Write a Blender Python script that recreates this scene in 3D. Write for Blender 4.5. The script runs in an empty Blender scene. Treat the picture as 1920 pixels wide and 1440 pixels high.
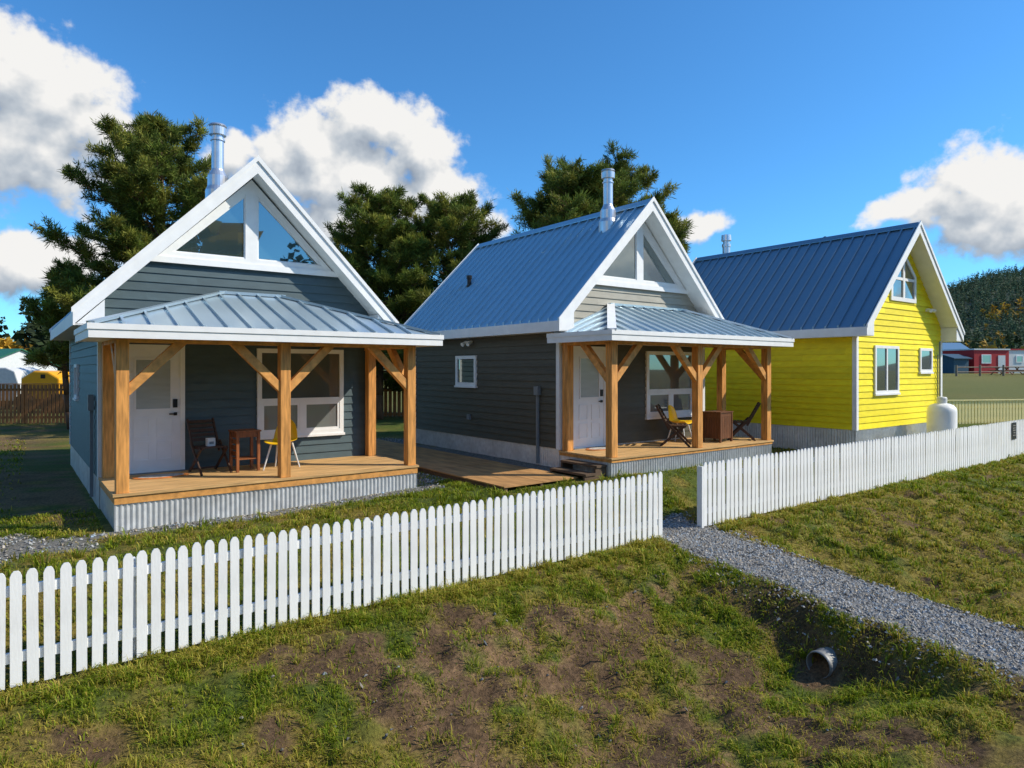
import bpy, bmesh, math, random
import numpy as np
from mathutils import Vector
random.seed(7)
rng = np.random.default_rng(7)
scene = bpy.context.scene
COL = scene.collection
RAD = math.radians

# ------------------------------------------------------------------ helpers
def tag(o, label=None, cat=None, group=None, kind=None):
    if label: o['label'] = label
    if cat: o['category'] = cat
    if group: o['group'] = group
    if kind: o['kind'] = kind
    return o

def empty(name, loc, rz=0.0):
    o = bpy.data.objects.new(name, None)
    COL.objects.link(o)
    o.location = loc
    o.rotation_euler = (0, 0, rz)
    o.empty_display_size = .2
    return o

class MB:
    def __init__(s):
        s.v = []; s.f = []
    def poly(s, pts):
        i = len(s.v)
        s.v += [tuple(p) for p in pts]
        s.f.append(list(range(i, i+len(pts))))
        return s
    def hexa(s, p):
        i = len(s.v)
        s.v += [tuple(q) for q in p]
        for f in ((0,3,2,1),(4,5,6,7),(0,1,5,4),(1,2,6,5),(2,3,7,6),(3,0,4,7)):
            s.f.append([i+k for k in f])
        return s
    def box(s, x0,x1,y0,y1,z0,z1):
        return s.hexa([(x0,y0,z0),(x1,y0,z0),(x1,y1,z0),(x0,y1,z0),(x0,y0,z1),(x1,y0,z1),(x1,y1,z1),(x0,y1,z1)])
    def extr(s, pts, vec):
        n = len(pts); i = len(s.v)
        s.v += [tuple(p) for p in pts]
        s.v += [(p[0]+vec[0], p[1]+vec[1], p[2]+vec[2]) for p in pts]
        s.f.append(list(range(i+n-1, i-1, -1)))
        s.f.append(list(range(i+n, i+2*n)))
        for k in range(n):
            j = (k+1) % n
            s.f.append([i+k, i+j, i+n+j, i+n+k])
        return s
    def beam(s, p, q, w, h, up=(0,0,1)):
        p = Vector(p); q = Vector(q); d = (q-p).normalized()
        a = d.cross(Vector(up))
        if a.length < 1e-4: a = d.cross(Vector((0,1,0)))
        a.normalize(); b = a.cross(d).normalized()
        a *= w/2; b *= h/2
        return s.hexa([p-a-b, p+a-b, p+a+b, p-a+b, q-a-b, q+a-b, q+a+b, q-a+b])
    def tube(s, p, q, r0, r1=None, n=10):
        if r1 is None: r1 = r0
        p = Vector(p); q = Vector(q); d = (q-p).normalized()
        a = d.cross(Vector((0,0,1)))
        if a.length < 1e-3: a = Vector((1,0,0))
        a.normalize(); b = a.cross(d)
        i = len(s.v)
        for c, r in ((p,r0),(q,r1)):
            for k in range(n):
                t = 2*math.pi*k/n
                s.v.append(tuple(c + a*math.cos(t)*r + b*math.sin(t)*r))
        for k in range(n):
            j = (k+1) % n
            s.f.append([i+k, i+j, i+n+j, i+n+k])
        s.f.append([i+k for k in range(n)][::-1]); s.f.append([i+n+k for k in range(n)])
        return s
    def lathe(s, prof, cx, cy, n=20):
        i = len(s.v); m = len(prof)
        for r, z in prof:
            for k in range(n):
                t = 2*math.pi*k/n
                s.v.append((cx+r*math.cos(t), cy+r*math.sin(t), z))
        for a in range(m-1):
            for k in range(n):
                j = (k+1) % n
                s.f.append([i+a*n+k, i+a*n+j, i+(a+1)*n+j, i+(a+1)*n+k])
        s.f.append([i+k for k in range(n)][::-1]); s.f.append([i+(m-1)*n+k for k in range(n)])
        return s
    def build(s, name, mat, parent=None, dz=0.0, smooth=False, bevel=0.0):
        me = bpy.data.meshes.new(name)
        me.from_pydata([(x,y,z+dz) for x,y,z in s.v], [], s.f)
        bm = bmesh.new(); bm.from_mesh(me)
        bmesh.ops.recalc_face_normals(bm, faces=bm.faces[:])
        bm.to_mesh(me); bm.free()
        if smooth:
            for p in me.polygons:
                if len(p.vertices) == 4: p.use_smooth = True
        me.materials.append(mat)
        o = bpy.data.objects.new(name, me)
        COL.objects.link(o)
        if parent is not None: o.parent = parent
        if bevel:
            b = o.modifiers.new('edge', 'BEVEL'); b.width = bevel; b.segments = 2; b.limit_method = 'ANGLE'
        return o

# ------------------------------------------------------------------ materials
def nodes_of(m):
    m.use_nodes = True
    return m.node_tree.nodes, m.node_tree.links

def mat(name, col, rough=.6, metal=0.0, var=.15, scale=6, stretch=(1,1,1), bump=0.0, bscale=40, spec=.4, detail=4, dark=None, darkamt=0):
    m = bpy.data.materials.new(name)
    N, L = nodes_of(m)
    b = N['Principled BSDF']
    tc = N.new('ShaderNodeTexCoord'); mp = N.new('ShaderNodeMapping')
    mp.inputs['Scale'].default_value = stretch
    L.new(tc.outputs['Object'], mp.inputs[0])
    n = N.new('ShaderNodeTexNoise'); n.inputs['Scale'].default_value = scale; n.inputs['Detail'].default_value = detail
    L.new(mp.outputs[0], n.inputs['Vector'])
    r = N.new('ShaderNodeValToRGB')
    r.color_ramp.elements[0].position = .28; r.color_ramp.elements[1].position = .72
    c0 = [max(0, c*(1-var)) for c in col]; c1 = [min(1, c*(1+var)) for c in col]
    r.color_ramp.elements[0].color = (*c0, 1); r.color_ramp.elements[1].color = (*c1, 1)
    L.new(n.outputs['Fac'], r.inputs[0])
    out = r.outputs[0]
    if dark:
        n2 = N.new('ShaderNodeTexNoise'); n2.inputs['Scale'].default_value = 1.7; n2.inputs['Detail'].default_value = 5
        L.new(tc.outputs['Object'], n2.inputs['Vector'])
        mr = N.new('ShaderNodeMapRange'); mr.inputs[1].default_value = .45; mr.inputs[2].default_value = .75
        mr.inputs[4].default_value = darkamt
        L.new(n2.outputs['Fac'], mr.inputs[0])
        mx = N.new('ShaderNodeMix'); mx.data_type = 'RGBA'
        L.new(mr.outputs[0], mx.inputs[0]); L.new(out, mx.inputs[6]); mx.inputs[7].default_value = (*dark, 1)
        out = mx.outputs[2]
    L.new(out, b.inputs['Base Color'])
    b.inputs['Roughness'].default_value = rough
    b.inputs['Metallic'].default_value = metal
    b.inputs['Specular IOR Level'].default_value = spec
    if bump:
        nb = N.new('ShaderNodeTexNoise'); nb.inputs['Scale'].default_value = bscale; nb.inputs['Detail'].default_value = 3
        L.new(mp.outputs[0], nb.inputs['Vector'])
        bp = N.new('ShaderNodeBump'); bp.inputs['Strength'].default_value = bump; bp.inputs['Distance'].default_value = .02
        L.new(nb.outputs['Fac'], bp.inputs['Height']); L.new(bp.outputs[0], b.inputs['Normal'])
    return m

def siding_mat(name, col, exposure=.15):
    m = mat(name, col, rough=.55, var=.10, scale=4, stretch=(1,1,3), bump=.12, bscale=60, spec=.35)
    N, L = m.node_tree.nodes, m.node_tree.links
    b = N['Principled BSDF']
    src = b.inputs['Base Color'].links[0].from_socket
    tc = N.new('ShaderNodeTexCoord'); sx = N.new('ShaderNodeSeparateXYZ'); L.new(tc.outputs['Object'], sx.inputs[0])
    def mt(op, a, bb=None):
        n = N.new('ShaderNodeMath'); n.operation = op
        for i, q in enumerate((a, bb)):
            if q is None: continue
            if isinstance(q, (int, float)): n.inputs[i].default_value = q
            else: L.new(q, n.inputs[i])
        return n.outputs[0]
    row = mt('FLOOR', mt('DIVIDE', sx.outputs[2], exposure))
    along = mt('FLOOR', mt('ADD', mt('DIVIDE', mt('ADD', sx.outputs[0], sx.outputs[1]), 2.9), mt('MULTIPLY', row, .37)))
    cb = N.new('ShaderNodeCombineXYZ'); L.new(row, cb.inputs[0]); L.new(along, cb.inputs[1])
    wn = N.new('ShaderNodeTexWhiteNoise'); wn.noise_dimensions = '2D'; L.new(cb.outputs[0], wn.inputs['Vector'])
    f = mt('ADD', mt('MULTIPLY', wn.outputs['Value'], .18), .91)
    mx = N.new('ShaderNodeMix'); mx.data_type = 'RGBA'; mx.blend_type = 'MULTIPLY'; mx.inputs[0].default_value = 1
    L.new(src, mx.inputs[6])
    cc = N.new('ShaderNodeCombineColor')
    for i in range(3): L.new(f, cc.inputs[i])
    L.new(cc.outputs[0], mx.inputs[7]); L.new(mx.outputs[2], b.inputs['Base Color'])
    return m

def attr_mat(name, rough=.7, transl=.25, fine=0, spec=.2):
    m = bpy.data.materials.new(name)
    N, L = nodes_of(m)
    b = N['Principled BSDF']; out = N['Material Output']
    a = N.new('ShaderNodeVertexColor'); a.layer_name = 'Col'
    L.new(a.outputs[0], b.inputs['Base Color'])
    b.inputs['Roughness'].default_value = rough; b.inputs['Specular IOR Level'].default_value = spec
    if transl:
        t = N.new('ShaderNodeBsdfTranslucent'); L.new(a.outputs[0], t.inputs[0])
        mx = N.new('ShaderNodeMixShader'); mx.inputs[0].default_value = transl
        L.new(b.outputs[0], mx.inputs[1]); L.new(t.outputs[0], mx.inputs[2]); L.new(mx.outputs[0], out.inputs[0])
    return m

def glass_mat(name, refl=.35, base=(.012,.018,.02)):
    m = bpy.data.materials.new(name)
    N, L = nodes_of(m)
    b = N['Principled BSDF']; out = N['Material Output']
    n = N.new('ShaderNodeTexNoise'); n.inputs['Scale'].default_value = 1.2
    tc = N.new('ShaderNodeTexCoord'); L.new(tc.outputs['Object'], n.inputs['Vector'])
    r = N.new('ShaderNodeValToRGB'); r.color_ramp.elements[0].color = (*base,1); r.color_ramp.elements[1].color = (*[c*1.8 for c in base],1)
    L.new(n.outputs['Fac'], r.inputs[0]); L.new(r.outputs[0], b.inputs['Base Color'])
    b.inputs['Roughness'].default_value = .05
    g = N.new('ShaderNodeBsdfGlossy'); g.inputs['Roughness'].default_value = .01; g.inputs['Color'].default_value = (.85,.95,.95,1)
    mx = N.new('ShaderNodeMixShader'); mx.inputs[0].default_value = refl
    L.new(b.outputs[0], mx.inputs[1]); L.new(g.outputs[0], mx.inputs[2]); L.new(mx.outputs[0], out.inputs[0])
    return m

M = {}
M['white'] = mat('white paint', (.82,.82,.81), .5, var=.05, scale=5, bump=.05)
M['fence_white'] = mat('fence white paint', (.84,.84,.83), .55, var=.05, scale=9, stretch=(1,1,.3), bump=.1, bscale=50, dark=(.52,.48,.42), darkamt=.28)
M['slate'] = siding_mat('slate blue siding', (.066,.100,.112))
M['charcoal'] = siding_mat('charcoal siding', (.088,.082,.060))
M['greige'] = siding_mat('greige siding', (.37,.35,.29))
M['yellow'] = siding_mat('yellow siding', (.93,.75,.008))
M['roof'] = mat('blue grey metal roof', (.36,.53,.63), .3, .55, var=.03, scale=1.2)
M['roof_deep'] = mat('deep blue metal roof', (.20,.30,.38), .3, .5, var=.03, scale=1.2)
M['porch_metal'] = mat('pale blue grey metal roof', (.48,.59,.65), .28, .55, var=.04, scale=1.5)
M['galv'] = mat('galvanised steel', (.70,.71,.71), .4, .45, var=.14, scale=9, dark=(.34,.31,.27), darkamt=.35)
M['steel'] = mat('stainless flue', (.70,.71,.73), .28, .75, var=.08, scale=6)
M['wood'] = mat('fir post wood', (.62,.28,.07), .6, var=.42, scale=3.2, stretch=(9,9,.9), bump=.1, bscale=12)
M['wood_x'] = mat('fir brace wood', (.62,.29,.075), .6, var=.3, scale=5, stretch=(2,2,2), bump=.1, bscale=12)
M['deck'] = mat('deck boards', (.58,.35,.14), .65, var=.36, scale=2.5, stretch=(.8,9,9), bump=.1, bscale=14)
M['walk'] = mat('walkway plywood', (.44,.235,.085), .7, var=.35, scale=2, stretch=(3,.8,1), bump=.12, bscale=14)
M['step'] = mat('dark step boards', (.11,.07,.042), .7, var=.3, scale=3, stretch=(1,6,6))
M['brown_chair'] = mat('dark brown stained wood', (.06,.028,.016), .5, var=.35, scale=9, stretch=(3,3,1))
M['red_wood'] = mat('reddish brown wood', (.24,.08,.025), .5, var=.35, scale=8, stretch=(3,3,.6))
M['cabinet'] = mat('brown cabinet wood', (.14,.055,.022), .5, var=.35, scale=8, stretch=(3,3,.6))
M['yellow_plastic'] = mat('yellow plastic', (.88,.52,.01), .35, var=.04)
M['black'] = mat('black plastic', (.012,.012,.013), .4, var=.2)
M['grey_box'] = mat('grey meter box', (.2,.22,.23), .5, var=.1)
M['rubber'] = mat('pale door mat', (.45,.42,.37), .9, var=.4, scale=14)
M['orange'] = mat('orange mat border', (.62,.2,.04), .8, var=.25, scale=14)
M['door_white'] = mat('white door', (.80,.80,.81), .4, var=.03)
M['frost'] = mat('frosted door glass', (.40,.44,.45), .15, var=.1, scale=2, stretch=(1,1,6))
M['glass'] = glass_mat('window glass', .24)
M['glass_shade'] = glass_mat('shaded porch glass', .12, (.075,.083,.075))
M['glass_pale'] = glass_mat('porch glass over pale blind', .12, (.12,.13,.13))
M['glass_high'] = glass_mat('gable window glass', .27, (.02,.04,.048))
M['fence_brown'] = mat('brown stained fence boards', (.36,.16,.055), .75, var=.35, scale=6, stretch=(3,3,.5))
M['fence_pale'] = mat('pale fence boards', (.85,.74,.34), .7, var=.12)
M['rail_grey'] = mat('weathered rails', (.22,.17,.12), .8, var=.3)
M['red'] = mat('red cabin boards', (.42,.02,.022), .6, var=.15, stretch=(4,4,.5))
M['blue'] = mat('blue cabin boards', (.025,.07,.11), .6, var=.15)
M['green'] = mat('green metal roof', (.02,.13,.07), .5, var=.1)
M['offwhite'] = mat('offwhite cladding', (.65,.66,.65), .6, var=.08)
M['machine'] = mat('machine yellow paint', (.88,.40,.01), .4, var=.06)
M['bark'] = mat('pine bark', (.16,.09,.05), .9, var=.4, scale=4, stretch=(2,2,.5), bump=.5, bscale=12)
M['needle'] = attr_mat('pine needles', .6, .3)
M['far_leaf'] = attr_mat('distant foliage', .8, .15)
M['grass'] = attr_mat('grass blades', .55, .35)
M['stone'] = attr_mat('gravel stones', .85, 0)
M['culvert'] = mat('corrugated culvert steel', (.24,.24,.235), .55, .3, var=.3, scale=8)

# ------------------------------------------------------------------ frames of reference
TH = RAD(37.0)
UX, UY = math.cos(TH), math.sin(TH)
P0 = (-4.262, 5.55)
FA = RAD(35.5)
DX, DY = math.cos(FA), math.sin(FA)          # along the fence
NX, NY = math.sin(FA), -math.cos(FA)         # from the fence towards the road
C1 = (-5.38, 9.02); C2 = (1.823, 12.19); C3 = (8.10, 15.70)
G1, G2, G3 = 0.0, .22, .15
def hw(Cc, u, v): return (Cc[0]+UX*u-UY*v, Cc[1]+UY*u+UX*v)

def sm(x):
    x = np.clip(x, 0, 1)
    return x*x*(3-2*x)
_tab = rng.random((256,256))
def vnoise(x, y):
    x = np.asarray(x, float); y = np.asarray(y, float)
    xi = np.floor(x).astype(int); yi = np.floor(y).astype(int)
    fx = x-xi; fy = y-yi
    fx = fx*fx*(3-2*fx); fy = fy*fy*(3-2*fy)
    a = _tab[xi%256, yi%256]; b = _tab[(xi+1)%256, yi%256]; c = _tab[xi%256, (yi+1)%256]; d = _tab[(xi+1)%256, (yi+1)%256]
    return (a*(1-fx)+b*fx)*(1-fy)+(c*(1-fx)+d*fx)*fy
def fbm(x, y, s, o=4):
    r = 0; a = .5; tot = 0
    for k in range(o):
        r = r+a*vnoise(np.asarray(x)*s+17.3*k, np.asarray(y)*s+5.1*k); tot += a; a *= .5; s *= 2.03
    return r/tot
def tw(x, y):
    return ((x-P0[0])*DX+(y-P0[1])*DY, (x-P0[0])*NX+(y-P0[1])*NY)
def unt(t, w): return (P0[0]+t*DX+w*NX, P0[1]+t*DY+w*NY)
def zfence(t): return np.interp(t, [-40,-5,0,8,9,23,60], [-.55,-.52,-.49,-.40,-.37,-.28,-.1])
PATH_T = 8.57
CT, CW = 7.36, 2.90      # culvert mouth
def terrain(x, y, rough=True):
    x = np.asarray(x, float); y = np.asarray(y, float)
    t, w = tw(x, y)
    zf = zfence(t)
    zg = np.interp(t, [-30,3,5,9,12,17,30,80], [-.05,0,.08,.22,.2,.15,.25,.3])
    b = sm((-w-.15)/1.6)
    rise = sm((x-9)/9)*np.interp(y, [20,30,70,200,900], [0,.4,1.4,2.2,2.2])
    zb = zf+(zg-zf)*b+rise
    prof = np.interp(w, [0,.5,1.6,2.7,3.3,4.5,6,12], [0,-.07,-.40,-.80,-.78,-.52,-.36,-.28])
    fac = 1-.3*sm((t-9.2)/1.5)
    zfr = zf+prof*fac
    zfr = zfr-.06*np.exp(-((t-(CT-.2))**2/.20+(w-CW)**2/.10))
    c = 1-sm((np.abs(t-PATH_T)-.6)/.66)
    zc = zf+np.interp(w, [0,3,5,8], [0,-.27,-.40,-.42])
    zfr = zfr+(np.maximum(zfr, zc)-zfr)*c
    z = np.where(w > 0, zfr, zb)
    if rough:
        ramp = sm((w-.1)/.6)
        amp = np.where(w > .1, .05+.20*ramp, np.where(w > -3, .05, .03))*np.where(np.abs(x)+y > 60, 0, 1)*(1-.8*c*(w > 0))
        z = z+(fbm(x, y, 1.3, 5)-.5)*amp
        z = z+(fbm(x+40, y, 4.0, 4)-.5)*np.where((w > .1)&(np.abs(x)+y < 60), .015+.20*ramp, .015)*(1-.8*c)
    return z
def tz(x, y): return float(terrain(np.array([x]), np.array([y]))[0])

def locx(Cc, x, y):
    dx = x-Cc[0]; dy = y-Cc[1]
    return dx*UX+dy*UY, -dx*UY+dy*UX

def masks(x, y):
    x = np.asarray(x, float); y = np.asarray(y, float)
    t, w = tw(x, y)
    n1 = fbm(x+9, y+3, .9, 5); n2 = fbm(x-20, y+31, 2.6, 4); n3 = fbm(x+70, y-11, .45, 4)
    edge = (n2-.5)*.35
    path = 1-sm((np.abs(t-PATH_T)-.52+edge)/.12)
    path = path*(w > -.55+edge)
    u1, v1 = locx(C1, x, y); u2, v2 = locx(C2, x, y)
    grav = (1-sm((np.abs(v1+.16)-.14+edge*.6)/.12))*(u1 > -.3)*(u1 < 5.0)
    grav = np.maximum(grav, (1-sm((np.abs(u2+.3)-.25+edge)/.2))*(v2 > 1.0)*(v2 < 9))
    grav = np.maximum(grav, ((u1 > 4.6)&(u1 < 5.5+edge)&(v1 > .2+edge)&(v1 < 9))*.8)
    grav = np.maximum(grav, (1-sm((np.abs(v1+.15)-.5+edge*2)/.3))*(u1 < -.25)*(u1 > -5)*sm((n1-.36)/.1))
    slope = sm((w-.4)/.6)*(1-sm((w-3.1)/.8))
    dirt = sm((n1*.34+n2*.66-.575+.15*slope*sm((t-1.6)/1.5)*(1-sm((t-6.6)/1))+.03*(w > .3))/.13)
    bank = (1-sm((np.abs(np.abs(t-PATH_T)-.9)-.22)/.25))*sm((w-.6)/.5)
    dirt = np.maximum(dirt, bank*sm((n2-.40)/.12)*.85)
    hol = np.exp(-((t-CT)**2/.12+(w-CW)**2/.09))
    dirt = np.maximum(dirt, sm((hol-.3)/.35))
    yard = sm((v1-.5)/.8)*(u1 < -.1)*sm((n1-.40)/.12)
    dirt = np.where(w < 0, np.maximum(dirt*.3, yard*.8), dirt)
    dirt = np.maximum(dirt, sm((w-4.6)/.8)*sm((n2-.40)/.15)*(t > 5.5))
    dry = sm((n3*.5+n2*.5-.35-.12*(w < 0))/.2)
    return t, w, path, grav, dirt, dry, n1, n2

# ------------------------------------------------------------------ ground
def axis(lo, hi, step, far):
    a = list(np.arange(lo, hi+1e-6, step))
    s = step; v = a[-1]; up = []
    while v < far:
        s *= 1.16; v += s; up.append(v)
    s = step; v = a[0]; dn = []
    while v > -far:
        s *= 1.16; v -= s; dn.append(v)
    return np.array(dn[::-1]+a+up)
xs = axis(-7.5, 9.0, .07, 2500); ys = axis(3.2, 14.5, .07, 2500)
gx, gy = np.meshgrid(xs, ys)
fx = gx.ravel(); fy = gy.ravel()
fz = terrain(fx, fy)
t, w, path, grav, dirt, dry, n1, n2 = masks(fx, fy)
green = np.array([.085,.115,.018]); olive = np.array([.24,.185,.040]); soil = np.array([.245,.150,.078]); soil2 = np.array([.085,.053,.030]); stone = np.array([.215,.21,.20])
def mix3(a, b, f): return a*(1-f[:,None])+b*f[:,None]
gc = mix3(np.tile(green, (len(fx),1)), np.tile(olive, (len(fx),1)), dry)
soilc = mix3(np.tile(soil, (len(fx),1)), np.tile(soil2, (len(fx),1)), np.clip(sm((n2-.46)/.2)*.75+(w > 1.6)*(t > 6.5)*.5, 0, 1))
gc = mix3(gc, soilc, np.clip(dirt, 0, 1))
gc = mix3(gc, np.tile(stone, (len(fx),1)), np.clip(np.maximum(path, grav*.9), 0, 1))
far = sm((fy-24)/10)
gc = mix3(gc, np.tile(np.array([.15,.15,.040]), (len(fx),1)), far*.8)
nx_, ny_ = len(xs), len(ys)
idx = np.arange(nx_*ny_).reshape(ny_, nx_)
faces = np.stack([idx[:-1,:-1], idx[:-1,1:], idx[1:,1:], idx[1:,:-1]], -1).reshape(-1, 4)
me = bpy.data.meshes.new('ground')
me.from_pydata(np.stack([fx,fy,fz], 1).tolist(), [], faces.tolist())
ca = me.color_attributes.new('Col', 'FLOAT_COLOR', 'POINT')
ca.data.foreach_set('color', np.concatenate([gc, np.ones((len(fx),1))], 1).astype(np.float32).ravel())
for p in me.polygons: p.use_smooth = True
gm = attr_mat('ground soil and turf', .95, 0)
N, L = gm.node_tree.nodes, gm.node_tree.links
b = N['Principled BSDF']; src = b.inputs['Base Color'].links[0].from_socket
geo = N.new('ShaderNodeNewGeometry')
na = N.new('ShaderNodeTexNoise'); na.inputs['Scale'].default_value = 22; na.inputs['Detail'].default_value = 6; na.inputs['Roughness'].default_value = .72
L.new(geo.outputs['Position'], na.inputs['Vector'])
mr = N.new('ShaderNodeMapRange'); mr.inputs[1].default_value = .3; mr.inputs[2].default_value = .7; mr.inputs[3].default_value = .3; mr.inputs[4].default_value = 1.6
L.new(na.outputs['Fac'], mr.inputs[0])
vm = N.new('ShaderNodeVectorMath'); vm.operation = 'SCALE'
L.new(src, vm.inputs[0]); L.new(mr.outputs[0], vm.inputs['Scale']); L.new(vm.outputs[0], b.inputs['Base Color'])
bp = N.new('ShaderNodeBump'); bp.inputs['Strength'].default_value = 1.0; bp.inputs['Distance'].default_value = .05
L.new(na.outputs['Fac'], bp.inputs['Height']); L.new(bp.outputs[0], b.inputs['Normal'])
me.materials.append(gm)
go = bpy.data.objects.new('ground', me); COL.objects.link(go)
tag(go, 'uneven grassy ground with brown bare soil patches and a shallow ditch', 'ground', kind='structure')

# gravel path sheet
pm = MB(); rows = 70; cols = 14
pv = []
for i in range(rows+1):
    ww = -.5+i*(7.0/rows)
    for j in range(cols+1):
        s = -1+2*j/cols
        jit = .12*(random.random()-.5) if j in (0, cols) else 0
        tt = PATH_T+s*.56+jit
        x, y = unt(tt, ww)
        pv.append((x, y, tz(x, y)+.012-(.03 if j in (0, cols) else 0)))
pm.v = pv
for i in range(rows):
    for j in range(cols):
        a = i*(cols+1)+j
        pm.f.append([a, a+1, a+cols+2, a+cols+1])
M['gravel'] = mat('gravel path', (.205,.20,.19), .95, var=.75, scale=45, bump=1.0, bscale=70, detail=6)
po = pm.build('gravel_path', M['gravel'], smooth=True)
tag(po, 'grey crushed gravel path running from the fence gap over the ditch', 'path', kind='structure')

# ------------------------------------------------------------------ blade / leaf builders
def set_cols(me, cols):
    ca = me.color_attributes.new('Col', 'FLOAT_COLOR', 'POINT')
    ca.data.foreach_set('color', np.concatenate([cols, np.ones((len(cols),1))], 1).astype(np.float32).ravel())
def norm(a): return a/np.maximum(np.linalg.norm(a, axis=1, keepdims=True), 1e-6)
def diamonds(name, base, d, Ln, Wd, col, mt, parent=None):
    n = len(base)
    side = norm(np.cross(d, rng.normal(size=(n,3))))
    mid = base+d*Ln[:,None]*.55
    v = np.stack([base, mid+side*Wd[:,None]*.5, base+d*Ln[:,None], mid-side*Wd[:,None]*.5], 1).reshape(-1, 3)
    f = np.arange(4*n).reshape(n, 4)
    me = bpy.data.meshes.new(name); me.from_pydata(v.tolist(), [], f.tolist())
    set_cols(me, np.repeat(col, 4, axis=0)); me.materials.append(mt)
    o = bpy.data.objects.new(name, me); COL.objects.link(o)
    if parent is not None: o.parent = parent
    return o
def grass(name, base, hgt, wid, lean, col, mt, az=None):
    n = len(base)
    a = rng.random(n)*2*np.pi if az is None else az
    ld = np.stack([np.cos(a), np.sin(a), np.zeros(n)], 1)
    b2 = a+np.pi/2+rng.normal(size=n)*.4
    side = np.stack([np.cos(b2), np.sin(b2), np.zeros(n)], 1)*wid[:,None]*.5
    up = np.array([0,0,1.0])
    mid = base+up*hgt[:,None]*.6+ld*(lean*hgt)[:,None]*.3
    tip = base+up*(hgt*(1-.35*np.minimum(lean,1.4)))[:,None]+ld*(lean*hgt)[:,None]
    v = np.stack([base-side, base+side, mid+side*.75, mid-side*.75, tip], 1).reshape(-1, 3)
    k = np.arange(n)[:,None]*5
    q = (k+np.array([[0,1,2,3]])).tolist(); tr = (k+np.array([[3,2,4]])).tolist()
    me = bpy.data.meshes.new(name); me.from_pydata(v.tolist(), [], q+tr)
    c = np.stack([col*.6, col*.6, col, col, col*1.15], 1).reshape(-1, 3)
    set_cols(me, c); me.materials.append(mt)
    o = bpy.data.objects.new(name, me); COL.objects.link(o)
    return o

def inview(x, y, z, m=1.12):
    px = 1250*x/np.maximum(y, .1); py = -1250*(z-2.2)/np.maximum(y, .1)
    return (y > 2.5)&(np.abs(px) < 960*m)&(py < 748*m)

def scatter(n, t0, t1, w0, w1):
    return unt(rng.uniform(t0, t1, n), rng.uniform(w0, w1, n))
def footprint(x, y):
    u1, v1 = locx(C1, x, y); u2, v2 = locx(C2, x, y); u3, v3 = locx(C3, x, y)
    return ((u1 > -.1)&(u1 < 4.8)&(v1 > -.03)&(v1 < 9))|((u2 > -.7)&(u2 < 5.35)&(v2 > -.03)&(v2 < 8))|((u3 > -.05)&(u3 < 5)&(v3 > -.05)&(v3 < 7))|((u1 > 5.4)&(u1 < 7.15)&(v1 > -1.5))

def blade_colours(n, dry, dirt):
    g0 = np.array([.12,.20,.008]); g1 = np.array([.29,.325,.02]); y0 = np.array([.44,.34,.045]); y1 = np.array([.52,.40,.09])
    colr = mix3(np.tile(g0, (n,1)), np.tile(g1, (n,1)), rng.random(n))
    yel = mix3(np.tile(y0, (n,1)), np.tile(y1, (n,1)), rng.random(n))
    colr = mix3(colr, yel, ((rng.random(n) < .12+.60*dry+.25*dirt)*1.0)*(.5+.45*rng.random(n)))
    return colr*(.65+.7*rng.random((n,1)))

def grass_field(name, parts, label, tufts=None):
    X = []; Y = []; H = []; AZ = []
    for n, t0, t1, w0, w1, h in parts:
        x, y = scatter(n, t0, t1, w0, w1)
        X.append(x); Y.append(y); H.append(np.full(n, h)); AZ.append(rng.random(n)*6.283)
    nb = sum(len(q) for q in X)
    if tufts:
        for n, t0, t1, w0, w1, h, m in tufts:
            cx, cy = scatter(n, t0, t1, w0, w1)
            rr = np.repeat(.03+.07*rng.random(n), m)*rng.random(n*m)**.5
            aa = rng.random(n*m)*6.283
            X.append(np.repeat(cx, m)+rr*np.cos(aa)); Y.append(np.repeat(cy, m)+rr*np.sin(aa))
            H.append(np.repeat(h*(.6+.8*rng.random(n)), m)); AZ.append(aa+rng.normal(size=n*m)*.5)
    x = np.concatenate(X); y = np.concatenate(Y); h = np.concatenate(H); az = np.concatenate(AZ)
    istuft = np.arange(len(x)) >= nb
    t, w, path, grav, dirt, dry, n1, n2 = masks(x, y)
    clump = fbm(x+3, y+8, 6.0, 3)
    p = np.clip(1.03-dirt*.74, 0, 1)*np.clip((clump-.30)*3.6, .12, 1)*(1-np.clip(path*1.05, 0, 1))*(1-np.clip(grav*.93, 0, 1))
    p = np.where(istuft, np.clip(1.05-dirt*.66, 0, 1)*(path < .5)*(grav < .6), p)
    hol = (t-CT+.12)**2/.10+(w-CW-.08)**2/.07 < 1
    keep = (rng.random(len(x)) < p)&(~footprint(x, y))&(~(hol&(rng.random(len(x)) < .92)))
    z = terrain(x, y)
    keep &= inview(x, y, z, 1.2)
    x, y, z, h, dry, clump, dirt, az, istuft = [q[keep] for q in (x, y, z, h, dry, clump, dirt, az, istuft)]
    n = len(x)
    hg = h*(.45+rng.random(n)*.9)*np.where(istuft, 1, (.45+1.25*np.clip(clump, 0, 1))*(1-.35*dirt))
    hg = hg*np.where(rng.random(n) < .015, 1.7, 1)
    colr = blade_colours(n, np.where(istuft, dry*.6, dry), np.where(istuft, 0, dirt))
    dist = np.sqrt(x*x+y*y)
    wd = np.clip(dist*.0011, .006, .03)*(.8+.6*rng.random(n))*np.where(istuft, 1.25, 1)
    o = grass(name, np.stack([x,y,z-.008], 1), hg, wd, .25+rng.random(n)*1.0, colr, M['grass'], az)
    tag(o, label, 'grass', kind='stuff')
    return n
n1_ = grass_field('grass', [(200000,-1.5,8.2,.05,4.8,.052),(20000,-1.5,8.0,-.06,.3,.10)], 'rough green and yellowed grass on the ditch bank before the fence', [(1100,-1.5,8.0,.1,4.8,.095,24)])
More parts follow.
